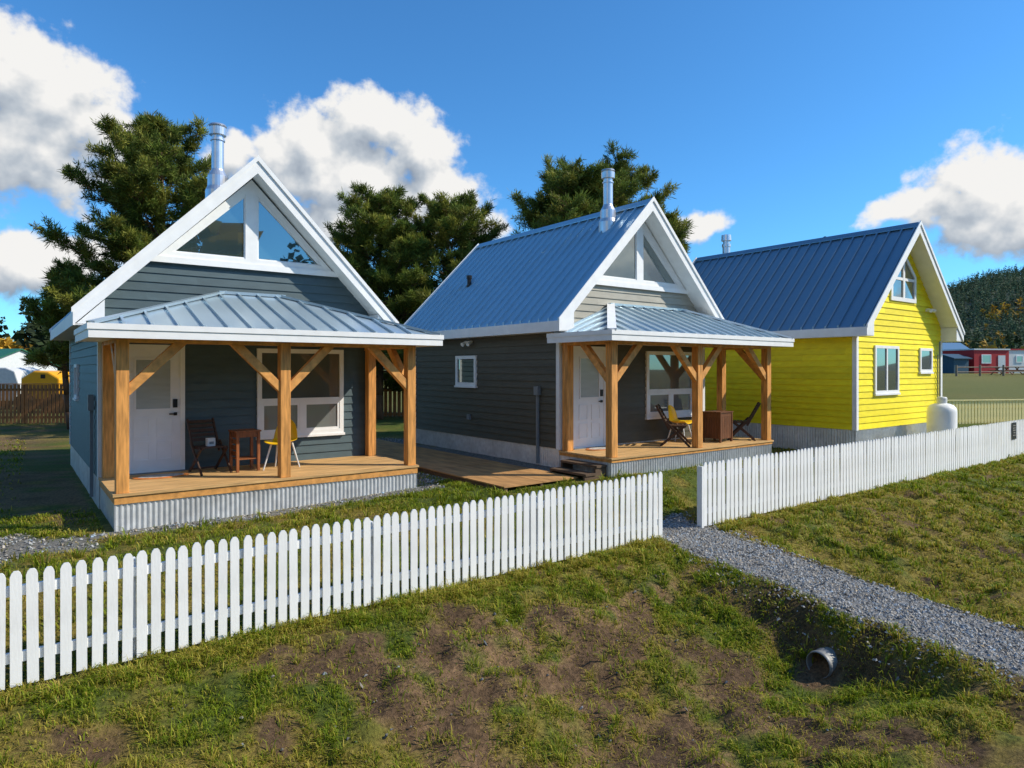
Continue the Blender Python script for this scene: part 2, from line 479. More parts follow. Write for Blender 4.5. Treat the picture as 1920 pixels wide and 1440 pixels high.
n2_ = grass_field('grass', [(150000,8.5,26,.05,7.0,.056),(16000,8.8,24,-.06,.3,.10)], 'sunlit olive green grass on the slope right of the gravel path', [(800,9.2,20,.1,5.5,.11,18)])
n3_ = grass_field('grass', [(105000,-2.5,9.5,-5.5,-.05,.055),(16000,9,22,-3.2,-.05,.06),(30000,-10,0,-19,-3.5,.07)], 'short lawn grass between the white fence and the cabins', [(350,-2,9.5,-4,-.1,.12,18)])
print('BLADES', n1_, n2_, n3_)

def stones(name, x, y, size, label, tint=1.0):
    n = len(x)
    z = terrain(x, y)
    o6 = np.array([[1,0,0],[-1,0,0],[0,1,0],[0,-1,0],[0,0,1],[0,0,-1.]])
    sc = size[:,None,None]*(.6+.8*rng.random((n,6,1)))
    v = o6[None]*sc*np.array([1,1,.75])
    a = rng.random(n)*6.28
    ca_, sa = np.cos(a)[:,None], np.sin(a)[:,None]
    vx = v[:,:,0]*ca_-v[:,:,1]*sa; vy = v[:,:,0]*sa+v[:,:,1]*ca_
    tl = rng.normal(size=(n,1))*.5
    vz = v[:,:,2]+vx*tl
    vv = np.stack([vx+x[:,None], vy+y[:,None], vz+z[:,None]+.012], 2).reshape(-1, 3)
    f8 = np.array([[0,2,4],[2,1,4],[1,3,4],[3,0,4],[2,0,5],[1,2,5],[3,1,5],[0,3,5]])
    f = (np.arange(n)[:,None,None]*6+f8[None]).reshape(-1, 3)
    me = bpy.data.meshes.new(name); me.from_pydata(vv.tolist(), [], f.tolist())
    c = np.tile(np.array([.30,.292,.275])*tint, (n,1))*(.35+1.2*rng.random((n,1)))
    c = c*(1+.10*rng.normal(size=(n,1))*np.array([[1,.1,-1]]))
    set_cols(me, np.repeat(np.clip(c, .02, .6), 6, axis=0)); me.materials.append(M['stone'])
    o = bpy.data.objects.new(name, me); COL.objects.link(o)
    tag(o, label, 'gravel', kind='stuff')
n = 16000
tt = PATH_T+np.clip(rng.normal(size=n)*.36, -.95, .95); ww = rng.uniform(-.6, 6.2, n)
x, y = unt(tt, ww)
stones('gravel', x, y, .009+.018*rng.random(n)**2, 'loose grey stones covering the gravel path')
n = 26000
uu = rng.uniform(-4, 7.9, n); vv_ = rng.uniform(-1.3, 8, n)
x = C1[0]+UX*uu-UY*vv_; y = C1[1]+UY*uu+UX*vv_
k = (rng.random(n) < masks(x, y)[3])&(~footprint(x, y))
x = x[k]; y = y[k]
stones('gravel', x, y, .012+.016*rng.random(len(x))**2, 'grey gravel spread around the blue grey cabin')
n = 450
tt = rng.uniform(1, 8, n); ww = rng.uniform(.7, 4.6, n)
x, y = unt(tt, ww)
stones('gravel', x, y, .006+.022*rng.random(n)**4, 'scattered small stones on the bare ditch soil', .5)

# culvert
cu = MB()
x0, y0 = unt(CT+.02, CW); zc = tz(*unt(CT-.12, CW))+.15
root = empty('culvert_pipe', (x0, y0, zc), FA)
tag(root, 'dark corrugated culvert pipe end poking from the bank under the gravel path', 'pipe')
seg = 60; rr = .135; nn = 22
for i in range(seg+1):
    s = 2.4*i/seg; r = rr+.008*math.sin(i*2.1)
    for k in range(nn):
        a = 2*math.pi*k/nn
        cu.v.append((s, r*math.cos(a), r*math.sin(a)))
for i in range(seg):
    for k in range(nn):
        j = (k+1) % nn
        cu.f.append([i*nn+k, i*nn+j, (i+1)*nn+j, (i+1)*nn+k])
co_ = cu.build('pipe_wall', M['culvert'], root, smooth=True)
sol = co_.modifiers.new('thick', 'SOLIDIFY'); sol.thickness = .008

# ------------------------------------------------------------------ houses
def siding(mb, P, s0, s1, z0, z1, e=.15):
    z = z0
    while z < z1-1e-4:
        zb = min(z+e, z1)
        a0, a1, b0, b1 = s0(z), s1(z), s0(zb), s1(zb)
        if a1-a0 < .01: break
        if b1 < b0: b0 = b1 = (a0+a1)/2
        mb.poly([P(a0,z,.022), P(a1,z,.022), P(b1,zb,.002), P(b0,zb,.002)])
        mb.poly([P(a0,z,.0), P(a1,z,.0), P(a1,z,.022), P(a0,z,.022)])
        z = zb
def corr(mb, P, s0, s1, z0, z1, pitch=.068, amp=.011):
    n = max(2, int((s1-s0)/(pitch/4)))
    i = len(mb.v)
    for k in range(n+1):
        s = s0+(s1-s0)*k/n
        o = amp*math.sin(k*math.pi/2+.4)
        mb.v.append(P(s, z0, o)); mb.v.append(P(s, z1, o))
    for k in range(n):
        a = i+2*k
        mb.f.append([a, a+2, a+3, a+1])
def pbox(mb, P, s0, s1, z0, z1, o0, o1):
    mb.hexa([P(s0,z0,o0),P(s1,z0,o0),P(s1,z0,o1),P(s0,z0,o1),P(s0,z1,o0),P(s1,z1,o0),P(s1,z1,o1),P(s0,z1,o1)])
def ring(mb, P, outer, inner, o0, o1):
    n = len(outer)
    for i in range(n):
        j = (i+1) % n
        A, B, Ci, D = outer[i], outer[j], inner[j], inner[i]
        mb.poly([P(*A,o1),P(*B,o1),P(*Ci,o1),P(*D,o1)])
        mb.poly([P(*D,o1),P(*Ci,o1),P(*Ci,o0),P(*D,o0)])
        mb.poly([P(*A,o1),P(*B,o1),P(*B,o0),P(*A,o0)])
def pane(P, pts, o, parent, dz, m):
    return MB().poly([P(*p, o) for p in pts]).build('pane', m, parent, dz)
def window(root, dz, P, s0, s1, z0, z1, fr=.075, hbar=None, vlow=None, vfull=None, m=None, m2=None):
    m = m or M['glass']; m2 = m2 or m
    w = MB()
    ring(w, P, [(s0,z0),(s1,z0),(s1,z1),(s0,z1)], [(s0+fr,z0+fr),(s1-fr,z0+fr),(s1-fr,z1-fr),(s0+fr,z1-fr)], 0, .055)
    rects = []
    i0, i1, j0, j1 = s0+fr, s1-fr, z0+fr, z1-fr
    if hbar:
        pbox(w, P, i0, i1, hbar-.045, hbar+.045, .0, .052)
        rects.append((i0,i1,hbar+.045,j1,m))
        if vlow:
            pbox(w, P, vlow-.045, vlow+.045, j0, hbar-.045, .0, .052)
            for a, b in ((i0, vlow-.045), (vlow+.045, i1)):
                f2 = .04
                ring(w, P, [(a,j0),(b,j0),(b,hbar-.045),(a,hbar-.045)], [(a+f2,j0+f2),(b-f2,j0+f2),(b-f2,hbar-.045-f2),(a+f2,hbar-.045-f2)], .0, .045)
                rects.append((a+f2,b-f2,j0+f2,hbar-.045-f2,m2))
        else: rects.append((i0,i1,j0,hbar-.045,m2))
    elif vfull:
        pbox(w, P, vfull-.03, vfull+.03, j0, j1, .0, .05)
        rects += [(i0,vfull-.03,j0,j1,m),(vfull+.03,i1,j0,j1,m)]
    else: rects.append((i0,i1,j0,j1,m))
    pbox(w, P, s0-.02, s1+.02, z0-.045, z0, 0, .075)
    wo = w.build('window', M['white'], root, dz)
    for a, b, c, d, mm in rects:
        pane(P, [(a,c),(b,c),(b,d),(a,d)], .026, wo, dz, mm)
    return wo

def house(label, Cc, g, W, yw, yb, ze, zr, skz, wallm, gablem, roofm, gable_win, rib):
    root = empty('cabin', (Cc[0], Cc[1], g), TH)
    tag(root, label, 'house', 'small gabled cabins in a row')
    dz = -g
    ov = .35; fo = .4; k = (zr-ze)/(W/2+ov)
    y0 = yw-fo; y1 = yb+.3; zt = ze-.19
    Pf = lambda s, z, o: (s, yw-o, z)
    Pl = lambda s, z, o: (-o, s, z)
    Pr = lambda s, z, o: (W+o, s, z)
    Pb = lambda s, z, o: (s, yb+o, z)
    under = lambda z: max(0, (z-ze+.17)/k-ov)
    wb = MB()
    siding(wb, Pf, lambda z: 0, lambda z: W, skz, zt)
    siding(wb, Pb, lambda z: under(z), lambda z: W-under(z), skz, zr-.25)
    siding(wb, Pl, lambda z: yw, lambda z: yb, skz, zt+.05)
    siding(wb, Pr, lambda z: yw, lambda z: yb, skz, zt+.05)
    gb = wb if gablem is wallm else MB()
    siding(gb, Pf, under, lambda z: W-under(z), zt, zr-.2)
    wb.build('wall', wallm, root, dz)
    if gablem is not wallm: gb.build('gable_wall', gablem, root, dz)
    sk = MB()
    corr(sk, Pl, yw, yb, g-.4, skz); corr(sk, Pr, yw, yb, g-.4, skz); corr(sk, Pb, 0, W, g-.4, skz); corr(sk, Pf, 0, W, g-.4, skz)
    so = sk.build('skirting', M['galv'], root, dz)
    for x, y in ((0,yw),(W,yw),(0,yb),(W,yb)):
        c = MB(); sx = -1 if x == 0 else 1; sy = -1 if y == yw else 1
        xa, xb = sorted((x+sx*.028, x-sx*.075)); ya, yb_ = sorted((y+sy*.028, y-sy*.075))
        c.box(xa, xb, ya, yb_, skz-.01, zt)
        c.build('corner_trim', M['white'], root, dz)
    # roof
    r = MB(); cx = W/2
    for sgn in (-1, 1):
        X = lambda d: cx+sgn*d
        e = cx+ov
        r.extr([(X(e),y0,ze),(X(0),y0,zr),(X(0),y0,zr-.05),(X(e),y0,ze-.05)], (0,y1-y0,0))
        nr = int((y1-y0)/rib)
        for i in range(nr+1):
            y = y0+.04+(y1-y0-.08)*i/nr
            r.extr([(X(e),y-.02,ze+.06),(X(.05),y-.02,zr+.06-.05*k),(X(.05),y-.02,zr-.05*k),(X(e),y-.02,ze)], (0,.04,0))
    r.extr([(cx-.13,y0,zr-.13*k+.065),(cx,y0,zr+.07),(cx+.13,y0,zr-.13*k+.065),(cx+.13,y0,zr-.13*k+.05),(cx,y0,zr+.055),(cx-.13,y0,zr-.13*k+.05)], (0,y1-y0,0))
    ro = r.build('roof', roofm, root, dz)
    for sgn in (-1, 1):
        X = lambda d: cx+sgn*d
        e = cx+ov
        for ya, yb2, yc in ((y0-.03, y0, y0-.055), (y1, y1+.03, y1+.03)):
            q = MB()
            q.extr([(X(e+.03),ya,ze-.21),(X(e+.03),ya,ze+.0),(X(0),ya,zr+.03),(X(0),ya,zr-.21)], (0,yb2-ya,0))
            q.extr([(X(e+.05),yc,ze-.03),(X(e+.05),yc,ze+.05),(X(0),yc,zr+.095),(X(0),yc,zr+.0)], (0,.025,0))
            q.build('rake_board', M['white'], ro, dz)
        f = MB()
        xa, xb = sorted((X(e), X(e+.028)))
        f.box(xa, xb, y0, y1, ze-.21, ze-.005)
        f.build('eave_fascia', M['white'], ro, dz)
        s = MB()
        s.extr([(X(e),y0,ze-.17),(X(0),y0,zr-.17),(X(0),y0,zr-.15),(X(e),y0,ze-.15)], (0,y1-y0,0))
        for yy in np.arange(y0+.02, yw, .075):   # soffit board edges
            s.extr([(X(e),yy,ze-.176),(X(0.02),yy,zr-.176),(X(0.02),yy,zr-.17),(X(e),yy,ze-.17)], (0,.06,0))
        xa, xb = sorted((X(e), X(cx)))
        s.box(xa, xb, y0, y1, ze-.205, ze-.185)
        s.extr([(X(e),y0,ze-.2),(X(cx-.03),y0,ze-.2),(X(cx-.03),y0,ze-.2+.38*k)], (0,fo,0))
        s.build('soffit', M['white'], ro, dz)
    if gable_win:
        zb, zp = 4.03, 4.15
        wo = MB()
        top = zr-.24
        ih = 1.28; io = .105
        zt1 = zp+(ih-io)*k*.93
        hw_ = cx-under(zb)
        panes = []
        for sgn in (-1, 1):
            X = lambda d: cx+sgn*d
            outer = [(X(hw_-.03),zb),(X(0),zb),(X(0),top)]
            inner = [(X(ih),zp),(X(io),zp),(X(io),zt1)]
            ring(wo, Pf, outer, inner, 0, .06)
            in2 = [(X(ih-.06),zp+.022),(X(io+.022),zp+.022),(X(io+.022),zt1-.06)]
            ring(wo, Pf, inner, in2, 0, .042)
            panes.append(in2)
        pbox(wo, Pf, under(zb)-.05, W-under(zb)+.05, zb-.07, zb+.03, .061, .085)
        w_ = wo.build('gable_window', M['white'], root, dz)
        for p in panes: pane(Pf, p, .024, w_, dz, M['glass_high'])
    return root, ro, dz, Pf, Pl, k

def flue(ro, dz, x, y, zbase, ztop, r=.1):
    c = MB()
    h = ztop
    c.lathe([(r*2.1,zbase-.3),(r*2.1,zbase+.05),(r*1.75,zbase+.13),(r*1.7,zbase+.32),(r*1.15,zbase+.42),(r*1.05,zbase+.45),(r*1.05,h-.30),(r*1.25,h-.295),(r*1.25,h-.27),(r,h-.26),(r,h-.20),(r*1.45,h-.19),(r*1.5,h-.06),(r*1.1,h-.055),(r*1.1,h-.03),(r*1.55,h-.025),(r*1.4,h)], x, y, 24)
    return c.build('chimney', M['steel'], ro, dz, smooth=False)

def door(root, dz, P, s0, s1, z0, h=2.03):
    fm = MB(); f = .07
    ring(fm, P, [(s0,z0),(s1,z0),(s1,z0+h+f),(s0,z0+h+f)], [(s0+f,z0+.02),(s1-f,z0+.02),(s1-f,z0+h),(s0+f,z0+h)], 0, .05)
    d = MB()
    a, b = s0+f, s1-f
    pbox(d, P, a, b, z0+.02, z0+h, .0, .028)
    m_ = (a+b)/2
    for l, r_ in ((a+.11, m_-.05), (m_+.05, b-.11)):
        for c0, c1 in ((z0+.2, z0+.52), (z0+.58, z0+.9)):
            ring(d, P, [(l,c0),(r_,c0),(r_,c1),(l,c1)], [(l+.025,c0+.025),(r_-.025,c0+.025),(r_-.025,c1-.025),(l+.025,c1-.025)], .028, .040)
    w0, w1, c0, c1 = a+.12, b-.12, z0+1.02, z0+1.88
    ring(d, P, [(w0,c0),(w1,c0),(w1,c1),(w0,c1)], [(w0+.03,c0+.03),(w1-.03,c0+.03),(w1-.03,c1-.03),(w0+.03,c1-.03)], .028, .042)
    do = d.build('door', M['door_white'], root, dz)
    fm.build('door_frame', M['white'], do, dz)
    MB().poly([P(w0+.03,c0+.03,.031),P(w1-.03,c0+.03,.031),P(w1-.03,c1-.03,.031),P(w0+.03,c1-.03,.031)]).build('door_window', M['frost'], do, dz)
    kp = MB(); pbox(kp, P, b-.11, b-.045, z0+1.06, z0+1.2, .028, .055); kp.build('keypad', M['black'], do, dz)
    hd = MB(); pbox(hd, P, b-.1, b-.05, z0+.93, z0+.98, .028, .05); pbox(hd, P, b-.17, b-.06, z0+.945, z0+.967, .05, .07); hd.build('handle', M['black'], do, dz)
    th = MB(); pbox(th, P, s0, s1, z0-.02, z0+.018, 0, .09); th.build('threshold', M['grey_box'], do, dz)

def porch(root, g, dz, Wp, yw, deck, skz, zep, ztp, cap_white):
    sk = MB()
    corr(sk, lambda s, z, o: (s, .02-o, z), 0, Wp, g-.4, skz)
    corr(sk, lambda s, z, o: (.02-o, s, z), 0.02, yw, g-.4, skz)
    corr(sk, lambda s, z, o: (Wp-.02+o, s, z), 0.02, yw, g-.4, skz)
    sk.build('porch_skirting', M['galv'], root, dz)
    dk = MB(); nb = int(yw/.142)
    for i in range(nb+1):
        a = i*.142+.0; b = min(a+.137, yw)
        if b-a > .02: dk.box(-.02, Wp+.02, a-.02 if i == 0 else a, b, deck-.035, deck+random.uniform(-.0015,.0015))
    do = dk.build('deck', M['deck'], root, dz)
    rim = MB(); rim.box(0, Wp, 0, .04, skz, deck-.036); rim.box(0, .04, .04, yw, skz, deck-.036); rim.box(Wp-.04, Wp, .04, yw, skz, deck-.036)
    rim.build('rim_joist', M['wood_x'], do, dz)
    zb = zep-.17; top = zb+.0
    hs = .08
    pts = [(.1,.1),(Wp/2,.1),(Wp-.1,.1),(.1,yw-.14),(Wp-.1,yw-.14)]
    for i, (x, y) in enumerate(pts):
        p = MB(); p.box(x-hs, x+hs, y-hs, y+hs, deck-.0 if i > 2 else deck+.001, top)
        p.build('post', M['wood'], root, dz, bevel=.008)
    hd = MB(); hd.box(.02, Wp-.02, .03, .17, top-.045, top+.03); hd.box(.03,.17,.17,yw,top-.045,top+.03); hd.box(Wp-.17,Wp-.03,.17,yw,top-.045,top+.03)
    hd.build('header_beam', M['wood_x'], root, dz)
    L_ = .66
    braces = [((.1+hs,.1),(1,0)),((Wp/2-hs,.1),(-1,0)),((Wp/2+hs,.1),(1,0)),((Wp-.1-hs,.1),(-1,0)),((.1,.1+hs),(0,1)),((Wp-.1,.1+hs),(0,1))]
    for (x, y), (dx, dy) in braces:
        q = MB()
        pr = lambda s, z: (x+dx*s, y+dy*s, z)
        wv = (0,.11,0) if dx else (.11,0,0)
        sh = (0,-.055,0) if dx else (-.055,0,0)
        c = [pr(0,top-L_-.12), pr(0,top-L_+.055), pr(L_-.11,top-.045), pr(L_+.07,top-.045)]
        q.extr([(p[0]+sh[0],p[1]+sh[1],p[2]) for p in c], wv)
        q.build('brace', M['wood_x'], root, dz, bevel=.006)
    # roof
    o = .3; x0, x1, ya = -o, Wp+o, -o; D = yw-ya
    zz = lambda d: zep+(ztp-zep)*d/D
    xl, xr = x0+D, x1-D
    r = MB()
    r.poly([(x0,ya,zep),(x1,ya,zep),(xr,yw,ztp),(xl,yw,ztp)])
    r.poly([(x0,ya,zep),(xl,yw,ztp),(x0,yw,zep)])
    r.poly([(x1,ya,zep),(x1,yw,zep),(xr,yw,ztp)])
    for i in range(1, int((x1-x0)/.33)):
        x = x0+i*.33+.05
        d = min(D, x-x0, x1-x)-.03
        if d > .08: r.beam((x,ya,zep+.018),(x,ya+d,zz(d)+.018),.034,.044)
    for i in range(1, int(D/.33)+1):
        y = yw-i*.33+.12; d = y-ya-.03
        if d > .08:
            r.beam((x0,y,zep+.018),(x0+d,y,zz(d)+.018),.034,.044)
            r.beam((x1,y,zep+.018),(x1-d,y,zz(d)+.018),.034,.044)
    ro = r.build('porch_roof', M['porch_metal'], root, dz)
    for xa, xb in ((x0,xl),(x1,xr)):
        c = MB(); c.beam((xa,ya,zep+.025),(xb,yw,ztp+.025),.16 if cap_white else .12,.04)
        c.build('hip_cap', M['white'] if cap_white else M['porch_metal'], ro, dz)
    f = MB()
    f.box(xl-.1, xr+.1, yw-.1, yw-.02, ztp-.02, ztp+.03)
    f.build('wall_flashing', M['porch_metal'], ro, dz)
    f = MB()
    f.box(x0-.025,x1+.025,ya-.025,ya,zb,zep+.012); f.box(x0-.025,x0,ya,yw,zb,zep+.012); f.box(x1,x1+.025,ya,yw,zb,zep+.012)
    f.box(x0-.04,x1+.04,ya-.04,ya-.025,zep-.06,zep+.018); f.box(x0-.04,x0-.025,ya-.025,yw,zep-.06,zep+.018); f.box(x1+.025,x1+.04,ya-.025,yw,zep-.06,zep+.018)
    f.build('fascia', M['white'], ro, dz)
    s = MB(); s.box(x0,x1,ya,yw,zb+.015,zb+.03); s.build('porch_soffit', M['white'], ro, dz)

# --- cabin with blue grey siding
r1, ro1, dz1, Pf1, Pl1, k1 = house('blue grey cabin with white triangular gable window and a timber porch', C1, G1, 4.6, 1.85, 8.0, 3.07, 5.80, .48, M['slate'], M['slate'], M['roof'], True, .3)
porch(r1, G1, dz1, 4.64, 1.85, .50, .36, 2.78, 3.52, False)
door(r1, dz1, Pf1, .28, 1.22, .50)
window(r1, dz1, Pf1, 2.40, 4.02, .98, 2.57, .08, hbar=1.62, vlow=3.21, m=M['glass_shade'], m2=M['glass_pale'])
window(r1, dz1, Pl1, 5.6, 6.3, 1.6, 2.3, .07)
flue(ro1, dz1, 1.9, 2.5, 3.07+(1.9+.35)*k1, 6.65)
q = MB(); q.box(-.08,-.03,2.46,2.51,.1,1.55); q.box(-.11,-.03,2.41,2.56,1.52,1.78); q.build('meter_conduit', M['grey_box'], r1, dz1)
# --- charcoal cabin
r2, ro2, dz2, Pf2, Pl2, k2 = house('charcoal cabin with pale gable, blue metal roof and a timber porch', C2, G2, 4.6, 1.45, 7.4, 3.14, 5.83, .60, M['charcoal'], M['greige'], M['roof'], True, .3)
porch(r2, G2, dz2, 5.22, 1.45, .57, .48, 2.88, 3.57, True)
door(r2, dz2, Pf2, .32, 1.28, .57)
window(r2, dz2, Pf2, 2.53, 4.18, 1.12, 2.6, .08, hbar=1.7, vlow=3.36, m=M['glass_shade'], m2=M['glass_pale'])
window(r2, dz2, Pl2, 4.38, 5.27, 1.80, 2.52, .08)
flue(ro2, dz2, 1.9, 1.98, 3.14+(1.9+.35)*k2, 6.65)
v = MB(); zz_ = 3.14+(.9+.35)*k2
v.lathe([(.055,zz_-.15),(.055,zz_+.16),(.075,zz_+.17),(.075,zz_+.26),(.03,zz_+.27)], .9, 6.1, 12); v.build('vent_pipe', M['black'], ro2, dz2)
q = MB(); q.box(-.08,-.03,2.05,2.10,.25,1.75); q.box(-.11,-.03,2.01,2.14,1.66,1.84); q.build('meter_conduit', M['grey_box'], r2, dz2)
q = MB(); pbox(q, Pl2, 4.55, 4.85, 2.82, 2.87, .02, .06)
for s in (4.58, 4.82): q.tube(Pl2(s,2.84,.05), Pl2(s-.02,2.78,.16), .035, .05, 10)
q.build('flood_light', M['white'], r2, dz2)
q = MB(); pbox(q, Pl2, 4.62, 4.74, 1.0, 1.12, .02, .07); q.build('outlet_cover', M['grey_box'], r2, dz2)
for i, zt_ in enumerate((.44, .31)):
    s = MB(); s.box(-.28-.27*i, -.02-.27*i, .1, 1.1, zt_-.04, zt_)
    s.build('step', M['step'], r2, dz2)
for y in (.12, 1.04):
    s = MB(); s.extr([(-.01,y,.05),(-.01,y,.398),(-.29,y,.398),(-.29,y,.268),(-.56,y,.268),(-.56,y,.05)], (0,.045,0))
    s.build('step_stringer', M['step'], r2, dz2)
# --- yellow cabin
r3, ro3, dz3, Pf3, Pl3, k3 = house('bright yellow cabin with deep blue metal roof, rightmost of the three', C3, G3, 4.86, 0.0, 6.1, 3.17, 5.85, .76, M['yellow'], M['yellow'], M['roof_deep'], False, .3)
window(r3, dz3, Pf3, .86, 2.15, 1.60, 2.78, .07, vfull=1.5)
window(r3, dz3, Pf3, 3.40, 4.18, 2.12, 2.76, .07)
w = MB(); cx = 2.43
panes = []
for sg in (-1, 1):
    X = lambda d: cx+sg*d
    out = [(X(.72),3.93),(X(0),3.93),(X(0),5.22),(X(.72),4.62)]
    inn = [(X(.62),4.03),(X(.05),4.03),(X(.05),5.05),(X(.62),4.57)]
    ring(w, Pf3, out, inn, 0, .055)
    xa, xb = sorted((X(.62), X(.05)))
    pbox(w, Pf3, xa, xb, 4.47, 4.54, 0, .05)
    panes.append([(X(.62),4.03),(X(.05),4.03),(X(.05),4.47),(X(.62),4.47)])
    panes.append([(X(.62),4.54),(X(.05),4.54),(X(.05),5.05),(X(.62),4.57)])
wo = w.build('gable_window', M['white'], r3, dz3)
for p in panes: pane(Pf3, p, .026, wo, dz3, M['glass_high'])
c = MB(); c.lathe([(.12,4.8),(.12,6.2),(.14,6.21),(.14,6.3),(.1,6.31),(.1,6.4),(.16,6.41),(.15,6.6)], 2.9, 5.6, 18); c.build('chimney', M['steel'], ro3, dz3)
c = MB(); c.lathe([(.05,5.3),(.05,5.98),(.03,6.0)], 2.75, 2.2, 12); c.build('vent_pipe', M['black'], ro3, dz3)
q = MB(); pbox(q, Pf3, 3.8, 4.1, 3.75, 3.82, .02, .06); q.tube(Pf3(3.85,3.8,.06), Pf3(3.8,3.76,.16), .04, .05, 10); q.tube(Pf3(4.05,3.8,.06), Pf3(4.1,3.76,.16), .04, .05, 10); q.build('flood_light', M['white'], r3, dz3)
q = MB(); q.tube(Pf3(4.62,1.2,.06), Pf3(4.62,2.95,.06), .02, .02, 8); q.build('gas_line', M['grey_box'], r3, dz3)
q = MB(); q.tube(Pf3(4.5,1.2,.06), Pf3(4.5,2.6,.06), .014, .014, 8); q.build('gas_line', M['grey_box'], r3, dz3)

# propane tank
x, y = hw(C3, 3.02, -.7)
root = empty('propane_tank', (x, y, .1), TH); tag(root, 'upright white propane tank against the yellow cabin wall', 'tank')
c = MB(); c.lathe([(.26,.1),(.315,.16),(.33,.25),(.33,1.02),(.315,1.11),(.26,1.18),(.17,1.22),(.09,1.235)], 0, 0, 32); c.build('tank_body', M['white'], root, smooth=True)
c = MB(); c.lathe([(.25,0),(.25,.14)], 0, 0, 24); c.build('foot_ring', M['grey_box'], root)
c = MB(); c.lathe([(.11,1.18),(.12,1.36),(.10,1.39),(.0,1.40)], 0, 0, 20); c.build('valve_cover', M['offwhite'], root)

# walkway
x, y = hw(C1, 5.47, -1.47)
root = empty('wooden_walkway', (x, y, .20), TH); tag(root, 'orange brown plank walkway lying between the first two cabins', 'walkway')
wk = MB()
for i in range(7):
    for j in range(2):
        z0 = .03+random.uniform(-.004,.004)
        wk.box(j*.84, j*.84+.83, i*1.22, i*1.22+1.21, z0-.02, z0)
wk.build('walk_board', M['walk'], root)
for xx in (.05, .83, 1.62):
    jo = MB(); jo.box(xx-.03, xx+.03, .02, 8.4, -.16, .005); jo.build('joist', M['step'], root)

# ------------------------------------------------------------------ porch furniture
def folding_chair(Cc, u, v, z, rz, label):
    x, y = hw(Cc, u, v)
    root = empty('folding_chair', (x, y, z), TH+rz); tag(root, label, 'chair')
    s = MB()
    for i in range(6): s.box(-.2, .2, -.2+i*.068, -.2+i*.068+.052, .42, .438)
    for xx in (-.2, .17): s.box(xx, xx+.03, -.2, .2, .395, .42)
    s.build('seat', M['brown_chair'], root)
    b = MB()
    for xx in (-.22, .195): b.beam((xx+.012,.14,.34),(xx+.012,.42,.86),.026,.045)
    for i in range(5):
        h = .53+i*.072; yy = .14+(h-.34)*.538
        b.beam((-.2,yy,h),(.2,yy,h),.014,.05, up=(0,.5,1))
    b.build('backrest', M['brown_chair'], root)
    for sx in (-1, 1):
        MB().beam((sx*.235,-.28,0),(sx*.235,.2,.5),.022,.045).build('leg', M['brown_chair'], root)
        MB().beam((sx*.21,.32,0),(sx*.21,-.17,.42),.022,.045).build('leg', M['brown_chair'], root)
    s = MB(); s.beam((-.22,.26,.05),(.22,.26,.05),.02,.03); s.build('stretcher', M['brown_chair'], root)
    return root
def shell_chair(Cc, u, v, z, rz, label):
    x, y = hw(Cc, u, v)
    root = empty('shell_chair', (x, y, z), TH+rz); tag(root, label, 'chair')
    prof = [(-.22,.425),(-.2,.445),(-.1,.44),(0,.43),(.1,.432),(.17,.455),(.205,.51),(.225,.6),(.245,.7),(.262,.79),(.268,.83)]
    s = MB(); nw = 9
    for i, (yy, zz) in enumerate(prof):
        for j in range(nw):
            a = -1+2*j/(nw-1)
            hw_ = .22 if i < 7 else .22-.012*(i-6)**1.6
            cup = abs(a)**2.5
            s.v.append((a*hw_, yy-(.05*cup if i > 5 else 0), zz+(.05*cup if i <= 5 else .0)-(0.04*cup if i > 8 else 0)))
    for i in range(len(prof)-1):
        for j in range(nw-1):
            a = i*nw+j
            s.f.append([a, a+1, a+nw+1, a+nw])
    so = s.build('seat_shell', M['yellow_plastic'], root, smooth=True)
    m_ = so.modifiers.new('thick', 'SOLIDIFY'); m_.thickness = .012
    m2 = so.modifiers.new('sub', 'SUBSURF'); m2.levels = 1; m2.render_levels = 1
    for sx in (-1, 1):
        for sy in (-1, 1):
            MB().tube((sx*.22,sy*.22,0),(sx*.13,sy*.12,.43),.012,.017,10).build('leg', M['offwhite'], root)
    return root
